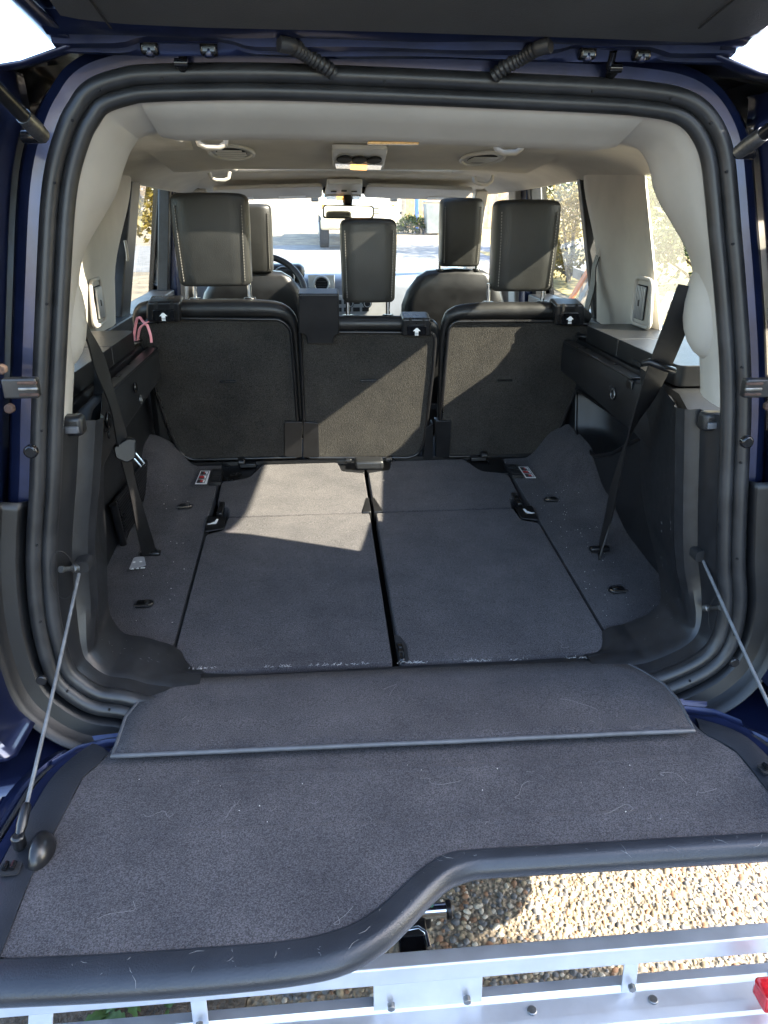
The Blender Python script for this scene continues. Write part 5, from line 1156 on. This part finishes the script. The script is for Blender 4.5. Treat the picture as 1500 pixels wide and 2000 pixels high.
# ================================================================== aluminium cargo carrier behind the car
def carrier():
    o = empty('cargo_carrier', (0.0, -0.45, 0.0)); tag(o, 'aluminium hitch-mounted cargo carrier behind the tailgate', 'carrier'); inv = Matrix.Translation(-o.location)
    def put(q): q.matrix_parent_inverse = inv; return q
    zt = 0.565; yr = -0.295
    put(rbox('top_rail', (0.0, yr, zt-0.019), (1.66, 0.027, 0.038), M['alu'], o, r=0.003))
    for x, w_ in ((-0.76, 0.05), (-0.585, 0.036), (-0.352, 0.024), (0.335, 0.024), (0.60, 0.030), (0.78, 0.05)):
        lean = 0.012 if abs(x) > 0.5 else 0.0
        put(prism('upright', [Vector((x-w_/2, yr-0.006, zt-0.039)), Vector((x+w_/2, yr-0.006, zt-0.039)), Vector((x+w_/2-lean, yr-0.012, 0.46)), Vector((x-w_/2-lean, yr-0.012, 0.46))], (0, 0.004, 0), M['alu'], o, bevel=0.001))
        put(cyl('bolt', (x-lean, yr-0.016, 0.482), (0, -1, 0), 0.006, 0.008, M['steel'], o, n=6))
    put(prism('centre_plate', [Vector((-0.082, yr-0.004, zt-0.04)), Vector((0.092, yr-0.004, zt-0.04)), Vector((0.092, yr-0.010, 0.465)), Vector((-0.082, yr-0.010, 0.465))], (0, 0.005, 0), M['alu'], o, bevel=0.001))
    for x in (-0.055, 0.066): put(cyl('bolt', (x, yr-0.012, 0.483), (0, -1, 0), 0.0065, 0.010, M['steel'], o, n=6, bevel=0.001))
    # base channel
    rows = [[Vector((x, y, z)) for x in (-0.83, -0.4, 0, 0.4, 0.83)] for y, z in ((yr+0.012, 0.40), (yr+0.012, 0.468), (yr-0.006, 0.470), (yr-0.012, 0.460), (yr-0.040, 0.459), (yr-0.043, 0.464), (yr-0.060, 0.464), (yr-0.063, 0.457), (yr-0.085, 0.455), (yr-0.088, 0.41))]
    put(loft('base_channel', rows, M['alu'], o, angle=0.5))
    for x in (0.17, 0.37, 0.56, -0.2, -0.48): put(cyl('rivet', (x, yr-0.028, 0.459), (0, 0, 1), 0.008, 0.004, M['steel'], o, n=14, bevel=0.0015))
    for k in range(4): put(rbox('deck_slat', (0.0, yr-0.16-0.13*k, 0.43), (1.66, 0.09, 0.022), M['alu'], o, r=0.003))
    for x in (-0.82, 0.0, 0.82): put(rbox('cross_member', (x, yr-0.30, 0.405), (0.05, 0.62, 0.03), M['alu'], o, r=0.003))
    put(rbox('reflector', PZ(1506, 1942, 0.50), (0.04, 0.04, 0.035), M['redlens'], o, r=0.006))
    put(rbox('mount_bar', (0.0, -0.18, 0.42), (0.05, 0.44, 0.05), mat('black tube', (0.015, 0.015, 0.016), 0.4, var=0.2, vscale=20), o, r=0.004))
    return o
carrier()
# hitch receiver on the car, with its locking pin
hr_ = rbox('hitch_receiver', (0.0, 0.02, 0.45), (0.075, 0.30, 0.075), M['under'], car, r=0.005)
c = PZ(858, 1778, 0.50)
lk = empty('hitch_lock', (c.x-0.05, c.y, c.z-0.012)); tag(lk, 'silver hitch pin lock with a green sleeve and black end cap', 'lock'); inv = Matrix.Translation(-lk.location)
for q in (cyl('pin_body', c+Vector((-0.10, 0, 0)), (1, 0, 0), 0.0125, 0.112, M['chrome'], lk, n=20, bevel=0.001), cyl('end_cap', c+Vector((0.012, 0, 0)), (1, 0, 0), 0.0165, 0.009, M['plastic_s'], lk, n=20, bevel=0.002), rbox('sleeve', c+Vector((-0.045, 0.010, 0.012)), (0.07, 0.022, 0.02), M['green'], lk, r=0.004)): q.matrix_parent_inverse = inv
c = PZ(812, 1850, 0.50)
lk = empty('padlock', c-Vector((0, 0, 0.02))); tag(lk, 'black padlock with a chrome shackle beside the hitch', 'padlock'); inv = Matrix.Translation(-lk.location)
for q in (rbox('lock_body', c+Vector((-0.006, -0.006, 0)), (0.046, 0.036, 0.03), M['gloss'], lk, r=0.004), tube('shackle', [c+Vector((-0.03, 0.008, 0.012)), c+Vector((-0.022, 0.022, 0.012)), c+Vector((0.008, 0.026, 0.012)), c+Vector((0.019, 0.016, 0.012)), c+Vector((0.021, -0.012, 0.012))], 0.0035, M['chrome'], lk, n=10)): q.matrix_parent_inverse = inv
# ================================================================== things around the car
# unseen building added right behind the camera to throw shade on the tailgate
hx = Vector((SUN.x, SUN.y, 0)).normalized(); pxv = Vector((-hx.y, hx.x, 0))
corner = hx*9.0+pxv*0.25
hroot = empty('sun_blocker', corner-pxv*4+hx*3); tag(hroot, 'unseen pale two-storey building added as sun blocker, right behind the car', 'sun_blocker'); inv = Matrix.Translation(-hroot.location)
M['render'] = mat('pale render', (0.55, 0.52, 0.46), 0.9, var=0.08, vscale=3, bscale=200, bstr=0.2, bdist=0.003)
M['roof'] = mat('grey shingles', (0.12, 0.12, 0.13), 0.9, var=0.3, vscale=8, bscale=30, bstr=0.6, bdist=0.02)
def hp(a, b, z): return corner+hx*a-pxv*b+Vector((0, 0, z))
o = prism('wall', [hp(0, 0, 0), hp(7, 0, 0), hp(7, 9, 0), hp(0, 9, 0)], (0, 0, 8.2), M['render'], hroot); o.matrix_parent_inverse = inv
v = [hp(-0.0, 0.0, 8.2), hp(7, 0, 8.2), hp(7, 9, 8.2), hp(0, 9, 8.2), hp(3.5, 0, 10.2), hp(3.5, 9, 10.2)]
o = mk('roof', v, [[0, 3, 5, 4], [1, 4, 5, 2], [0, 4, 1], [3, 2, 5], [0, 1, 2, 3]], M['roof'], hroot); o.matrix_parent_inverse = inv
for b in (2, 4.5, 7):
    for z in (1.0, 4.6):
        o = prism('window', [hp(-0.03, b-0.6, z), hp(-0.03, b+0.6, z), hp(-0.03, b+0.6, z+1.4), hp(-0.03, b-0.6, z+1.4)], hx*0.05, M['white'], hroot, bevel=0.01); o.matrix_parent_inverse = inv
        g_ = prism('pane', [hp(-0.035, b-0.5, z+0.1), hp(-0.035, b+0.5, z+0.1), hp(-0.035, b+0.5, z+1.3), hp(-0.035, b-0.5, z+1.3)], hx*0.004, M['gloss'], o)
# foliage
def leaf_mat(name, c):
    m, t, p = nodes(name); a, fa, tc = noise_mix(t, tuple(q*0.55 for q in c), tuple(min(1, q*1.5) for q in c), 2.2, 3)
    t.links.new(a, p.inputs['Base Color']); p.inputs['Roughness'].default_value = 0.6
    p.inputs['Subsurface Weight'].default_value = 0.0
    out_ = t.nodes['Material Output']; tl = N(t, 'ShaderNodeBsdfTranslucent'); t.links.new(a, tl.inputs[0])
    mx = N(t, 'ShaderNodeMixShader'); mx.inputs[0].default_value = 0.35; t.links.new(p.outputs[0], mx.inputs[1]); t.links.new(tl.outputs[0], mx.inputs[2]); t.links.new(mx.outputs[0], out_.inputs[0])
    return m
M['leafy'] = leaf_mat('yellow-green leaves', (0.070, 0.086, 0.006)); M['leafg'] = leaf_mat('green leaves', (0.030, 0.050, 0.007)); M['leafo'] = leaf_mat('straw leaves', (0.125, 0.092, 0.011))
M['bark'] = mat('bark', (0.10, 0.075, 0.05), 0.9, var=0.4, vscale=12, bscale=40, bstr=0.8, bdist=0.02)
def bush(name, label, cat, loc, size, leaf, n, seed, trunk=0.0, ls=0.06, grp=None):
    r = random.Random(seed); base = Vector((loc[0], loc[1], gz(loc[1]))); o = empty(name, base); tag(o, label, cat, grp)
    v = []; f = []; cl = []
    for k in range(max(8, int(n/130))):
        th = r.random()*6.28; ph = math.acos(r.uniform(-0.7, 1)); q = r.uniform(0.45, 0.95)
        cl.append((Vector((math.cos(th)*math.sin(ph)*q*size[0], math.sin(th)*math.sin(ph)*q*size[1], (math.cos(ph)*q)*size[2]+size[2]*0.9+trunk)), r.uniform(0.18, 0.36)))
    for k in range(n):
        c, cr_ = r.choice(cl); d = Vector((r.gauss(0, 1), r.gauss(0, 1), r.gauss(0, 1))).normalized()*(r.random()**0.5)
        p = c+Vector((d.x*size[0], d.y*size[1], d.z*size[2]))*cr_
        if p.z < 0.05: p.z = 0.05+r.random()*0.1
        a = Vector((r.gauss(0, 1), r.gauss(0, 1), r.gauss(0, 1))).normalized(); b_ = a.orthogonal().normalized(); L = ls*r.uniform(0.6, 1.4); b = len(v)
        v += [p, p+a*L*0.5+b_*L*0.28, p+a*L, p+a*L*0.5-b_*L*0.28]; f.append([b, b+1, b+2, b+3])
    me = bpy.data.meshes.new('crown'); me.from_pydata([tuple(q) for q in v], [], f); link('crown', me, M[leaf], o)
    st = MB(); st.tube([Vector((0, 0, -0.1)), Vector((0.05, 0, trunk+size[2]*0.6)), Vector((0, 0.05, trunk+size[2]*1.4))], [0.05+0.05*trunk, 0.04+0.03*trunk, 0.012], 8)
    for c, q in cl[:10]: st.tube([Vector((0.03, 0, trunk*0.8+0.1)), c*0.6+Vector((0, 0, 0.1)), c], [0.03, 0.02, 0.006], 5)
    st.build('trunk', M['bark'], o, smooth=True); return o
bush('hedge_bush', 'dense green shrub seen through the right rear quarter window', 'shrub', (5.3, 8.6), (1.5, 1.3, 1.0), 'leafg', 6000, 1, ls=0.08)
bush('tall_shrub', 'tall sunlit yellow-green shrub above the right quarter window hedge', 'shrub', (6.6, 11.0), (2.4, 2.0, 1.05), 'leafy', 7000, 2, trunk=0.4, ls=0.11)
bush('straw_shrub', 'straw-coloured bush seen through the right rear door window', 'shrub', (4.4, 12.6), (1.2, 1.2, 0.9), 'leafo', 4500, 3, ls=0.08)
bush('yard_tree', 'leafy yellow-green tree beyond the right rear door window', 'tree', (6.4, 17.0), (2.2, 2.0, 1.35), 'leafy', 6000, 4, trunk=0.8, ls=0.13)
bush('street_tree', 'golden sunlit tree seen through the left rear door window', 'tree', (-3.5, 10.5), (1.7, 1.7, 1.0), 'leafo', 7000, 5, trunk=0.6, ls=0.10)
bush('verge_shrub', 'low yellow-green shrub beside the wooden fence ahead', 'shrub', (3.3, 24.0), (1.2, 0.6, 0.28), 'leafy', 2500, 6, ls=0.09)
for k_, (x, y, h_) in enumerate(((-9, -12, 2.4), (-13, -6, 2.2))):  # unseen trees added so the paint reflects something dark
    bush('reflection_tree', ['taller unseen green tree added to darken reflections, far left', 'lower unseen green tree added to darken reflections, left of the car'][k_], 'tree', (x, y), (2.4, 2.0, h_*0.8), 'leafg', 3500, 60+k_, trunk=0.5, ls=0.34, grp='unseen trees added for dark reflections')
# boards leaning along a low rack at the right of the drive
M['wood'] = mat('tan timber', (0.36, 0.24, 0.12), 0.8, var=0.3, vscale=6, bscale=60, bstr=0.3, bdist=0.004)
M['woodo'] = mat('orange stained timber', (0.45, 0.13, 0.035), 0.7, var=0.25, vscale=6)
M['woodg'] = mat('weathered grey timber', (0.17, 0.15, 0.13), 0.85, var=0.3, vscale=6, bscale=50, bstr=0.3, bdist=0.004)
M['woodd'] = mat('dark painted board', (0.045, 0.045, 0.05), 0.6, var=0.3, vscale=5)
rk = empty('board_rack', (2.62, 4.9, gz(4.9))); tag(rk, 'low dark timber rack that the loose boards lean against', 'rack'); inv = Matrix.Translation(-rk.location)
for y in (3.0, 4.2, 5.4, 6.6): o = rbox('post', (2.60, y, gz(y)+0.45), (0.08, 0.08, 0.9), M['woodg'], rk, r=0.006); o.matrix_parent_inverse = inv
o = MB(); o = prism('rail', [Vector((2.56, 2.9, gz(2.9)+0.82)), Vector((2.56, 6.9, gz(6.9)+0.82)), Vector((2.56, 6.9, gz(6.9)+0.92)), Vector((2.56, 2.9, gz(2.9)+0.92))], (0.04, 0, 0), M['woodg'], rk, bevel=0.005); o.matrix_parent_inverse = inv
rr = random.Random(21)
bl = [('woodo', 'orange stained', 6.55, 1.36, 0.09), ('woodg', 'narrow grey weathered', 6.25, 1.25, 0.10), ('wood', 'pale tan', 6.02, 1.05, 0.08), ('woodd', 'dark painted', 5.78, 1.2, 0.16), ('wood', 'slim pale tan', 5.52, 1.48, 0.05), ('woodo', 'short orange stained', 5.3, 0.98, 0.10), ('woodg', 'wide grey weathered', 4.98, 1.15, 0.22), ('white', 'white painted', 4.6, 1.05, 0.12), ('woodg', 'tall grey weathered', 4.3, 1.30, 0.12), ('woodo', 'reddish end', 4.05, 0.95, 0.14), ('wood', 'broad pale tan', 3.75, 1.28, 0.16), ('white', 'small white painted', 3.45, 0.9, 0.10), ('woodg', 'nearest grey weathered', 3.15, 1.2, 0.15)]
for (m_, ad, y, L, w_) in bl:
    a = rr.uniform(-0.10, 0.10); lean = 0.22+rr.uniform(0, 0.12); z0 = gz(y); x0 = 2.52-0.26-lean*0.6
    top = Vector((2.545-0.02*rr.random(), y+a*L, z0+0.90)); bot_ = Vector((x0, y, z0+0.004)); d_ = (top-bot_).normalized(); tp = bot_+d_*L*1.05; yy = Vector((0, 1, 0))
    o = prism('board', [bot_-yy*w_/2, bot_+yy*w_/2, tp+yy*w_/2, tp-yy*w_/2], d_.cross(yy)*-0.025, M[m_], None, bevel=0.003)
    tag(o, '%s board leaning on the rack beyond the right windows' % ad, 'board', 'loose boards leaning beside the drive')
# yellow marker by the hedge
o = empty('yellow_marker', (3.95, 5.55, gz(5.55))); tag(o, 'bright yellow upright marker seen at the edge of the right quarter window', 'marker'); inv = Matrix.Translation(-o.location)
q = mk('panel', [Vector((3.80, 5.50, gz(5.5))), Vector((4.10, 5.60, gz(5.6))), Vector((3.98, 5.57, 1.62)), Vector((3.93, 5.55, 1.62))], [[0, 1, 2, 3]], M['yellow'], o, solid=0.03); q.matrix_parent_inverse = inv
q = rbox('foot', (3.95, 5.55, gz(5.55)+0.03), (0.4, 0.3, 0.06), M['woodd'], o, r=0.01); q.matrix_parent_inverse = inv
# wooden fence, post and wheelie bin ahead
fz_ = empty('wooden_fence', (4.2, 26.0, gz(26.0))); tag(fz_, 'brown wooden board fence seen through the windscreen on the right', 'fence'); inv = Matrix.Translation(-fz_.location)
for k in range(26):
    x = 2.9+0.15*k; o = rbox('board', (x, 26.0+0.01*(k % 2), gz(26)+0.95+0.02*rr.random()), (0.14, 0.025, 1.9), M['wood'] if k % 3 else M['woodg'], fz_, r=0.006); o.matrix_parent_inverse = inv
for z in (0.5, 1.5): o = rbox('rail', (4.78, 26.05, gz(26)+z), (4.0, 0.05, 0.09), M['woodg'], fz_, r=0.006); o.matrix_parent_inverse = inv
bn = empty('wheelie_bin', (3.55, 23.5, gz(23.5))); tag(bn, 'grey wheelie bin standing before the wooden fence', 'bin'); inv = Matrix.Translation(-bn.location)
b0 = gz(23.5); M['bin'] = mat('grey bin plastic', (0.16, 0.18, 0.19), 0.5, var=0.15, vscale=6)
rows = [[Vector((3.55+a*w_, 23.5+b*w_*1.1, b0+z)) for a, b in ((-1, -1), (1, -1), (1, 1), (-1, 1))] for z, w_ in ((0.05, 0.22), (0.9, 0.29))]
for q in (loft('bin_body', rows, M['bin'], bn, closed=True, smooth=False, bevel=0.02), rbox('lid', (3.55, 23.5, b0+0.95), (0.62, 0.68, 0.06), M['bin'], bn, r=0.02), cyl('wheel', (3.25, 23.72, b0+0.1), (1, 0, 0), 0.1, 0.05, M['tyre'], bn), cyl('wheel', (3.80, 23.72, b0+0.1), (1, 0, 0), 0.1, 0.05, M['tyre'], bn)): q.matrix_parent_inverse = inv
pb = rbox('blue_post', (3.12, 24.2, gz(24.2)+0.75), (0.10, 0.10, 1.5), mat('blue paint', (0.05, 0.12, 0.40), 0.5, var=0.1, vscale=5), None, r=0.01)
pc = rbox('post_cap', (3.12, 24.2, gz(24.2)+1.52), (0.14, 0.14, 0.04), M['white'], pb, r=0.008); tag(pb, 'blue post with a white cap beside the grey bin', 'post')
# parked pickup ahead
def truck():
    X0, Y0 = 0.95, 18.6; z0 = gz(19.5); o = empty('pickup_truck', (X0, Y0+2, z0)); tag(o, 'white pickup truck parked across the street, facing the car', 'truck'); inv = Matrix.Translation(-o.location)
    pw = mat('white truck paint', (0.72, 0.70, 0.66), 0.35, var=0.04, vscale=4, coat=0.8); made = []
    def sec(pts, y): return [Vector((X0+x, Y0+y, z0+z)) for x, z in pts]
    half = [(0.88, 0.55), (0.94, 0.75), (0.95, 0.98), (0.90, 1.05), (0.60, 1.12), (0.0, 1.15)]
    ring_ = lambda k=1.0, dz=0.0: half+[(-x, z) for x, z in half[::-1][1:]]
    rows = [sec([(x*0.93, z*0.97+0.0) for x, z in ring_()], 0.0), sec([(x*0.98, z) for x, z in ring_()], 0.12), sec([(x, z+0.02) for x, z in ring_()], 1.2), sec([(x, z+0.05 if abs(x) < 0.8 else z) for x, z in ring_()], 1.5), sec(ring_(), 5.0)]
    made.append(loft('body', rows, pw, o, angle=0.6))
    made.append(mk('front_panel', rows[0], [list(range(len(rows[0])))], pw, o))
    cab = [[Vector((X0+x, Y0+y, z0+z)) for x, z in ((-w1, 1.05), (-w2, zt-0.06), (-w2+0.1, zt), (w2-0.1, zt), (w2, zt-0.06), (w1, 1.05))] for y, w1, w2, zt in ((1.45, 0.85, 0.80, 1.14), (2.1, 0.88, 0.72, 1.78), (2.6, 0.88, 0.72, 1.84), (3.6, 0.88, 0.72, 1.80), (3.7, 0.88, 0.74, 1.08))]
    made.append(loft('cab', cab, pw, o, angle=0.5))
    made.append(mk('windscreen', [Vector((X0-0.74, Y0+1.53, z0+1.19)), Vector((X0+0.74, Y0+1.53, z0+1.19)), Vector((X0+0.64, Y0+2.06, z0+1.72)), Vector((X0-0.64, Y0+2.06, z0+1.72))], [[0, 1, 2, 3]], M['gloss'], o, solid=0.01))
    made.append(rbox('grille', (X0, Y0-0.03, z0+0.88), (1.10, 0.06, 0.20), M['chrome'], o, r=0.02))
    for k in range(3): made.append(rbox('grille_bar', (X0, Y0-0.066, z0+0.82+0.06*k), (1.02, 0.02, 0.02), M['gloss'], o, r=0.004))
    made.append(rbox('bumper', (X0, Y0-0.10, z0+0.58), (1.86, 0.20, 0.26), mat('gold bumper', (0.55, 0.47, 0.33), 0.35, 0.3, var=0.05, vscale=5), o, r=0.05, seg=3))
    made.append(rbox('number_plate', (X0, Y0-0.206, z0+0.58), (0.32, 0.01, 0.15), M['silver'], o, r=0.004))
    for s in (-1, 1):
        made.append(rbox('headlight', (X0+s*0.73, Y0-0.01, z0+0.88), (0.28, 0.08, 0.22), M['clearlens'], o, r=0.02)); made.append(rbox('turn_signal', (X0+s*0.86, Y0+0.02, z0+0.98), (0.08, 0.08, 0.10), mat('amber lens', (0.7, 0.35, 0.05), 0.3, var=0.1, vscale=30), o, r=0.01))
        made.append(rbox('fog_lamp', (X0+s*0.62, Y0-0.206, z0+0.56), (0.16, 0.02, 0.08), M['clearlens'], o, r=0.01))
        made.append(rbox('door_mirror', (X0+s*1.05, Y0+1.75, z0+1.22), (0.20, 0.10, 0.24), M['plastic'], o, r=0.03))
        for y in (0.85, 4.1):
            made.append(cyl('tyre', (X0+s*0.72, Y0+y, z0+0.38), (s, 0, 0), 0.38, 0.24, M['tyre'], o, n=30, bevel=0.03)); made.append(cyl('rim', (X0+s*0.955, Y0+y, z0+0.38), (s, 0, 0), 0.23, 0.02, M['silver'], o, n=24, bevel=0.005))
    for q in made: q.matrix_parent_inverse = inv
truck()
# weeds on the soil
def weed(x, y, n, L, seed):
    r = random.Random(seed); o = empty('weed', (x, y, 0.008)); leafs = []
    for k in range(n):
        th = r.random()*6.28; d = Vector((math.cos(th), math.sin(th), 0)); nn = Vector((-d.y, d.x, 0)); l_ = L*r.uniform(0.6, 1.2); lift = r.uniform(0.2, 0.7); v = []; f = []
        for j in range(9):
            u = j/8; c = d*l_*u+Vector((0, 0, lift*l_*u*(1.15-u))); w_ = l_*0.22*math.sin(math.pi*min(1, u*0.95+0.05))*(1.0 if j % 2 else 0.62)
            v += [c-nn*w_+Vector((0, 0, w_*0.3)), c, c+nn*w_+Vector((0, 0, w_*0.3))]
        for j in range(8):
            for q in (0, 1): f.append([j*3+q, j*3+q+1, j*3+q+4, j*3+q+3])
        mk('leaf', v, f, M['weed'], o, smooth=True, angle=1.5)
    return o
M['weed'] = leaf_mat('weed leaves', (0.085, 0.15, 0.04))
for i_, (px, py, n, L, lb_) in enumerate(((250, 1958, 12, 0.075, 'largest weed rosette under the tailgate lip'), (215, 1985, 9, 0.06, 'weed spreading below the largest rosette'), (300, 1940, 8, 0.045, 'small weed tucked under the tailgate edge, right of the rosette'), (50, 1965, 9, 0.05, 'weed at the lower left corner beside the carrier'), (120, 1975, 6, 0.035, 'smallest weed between the two left uprights of the carrier'), (330, 1975, 6, 0.04, 'weed nearest the bare concrete edge'))):
    p = PZ(px, py, 0.0); tag(weed(p.x, p.y, n, L, 40+i_), lb_, 'weed', 'weeds in the soil')
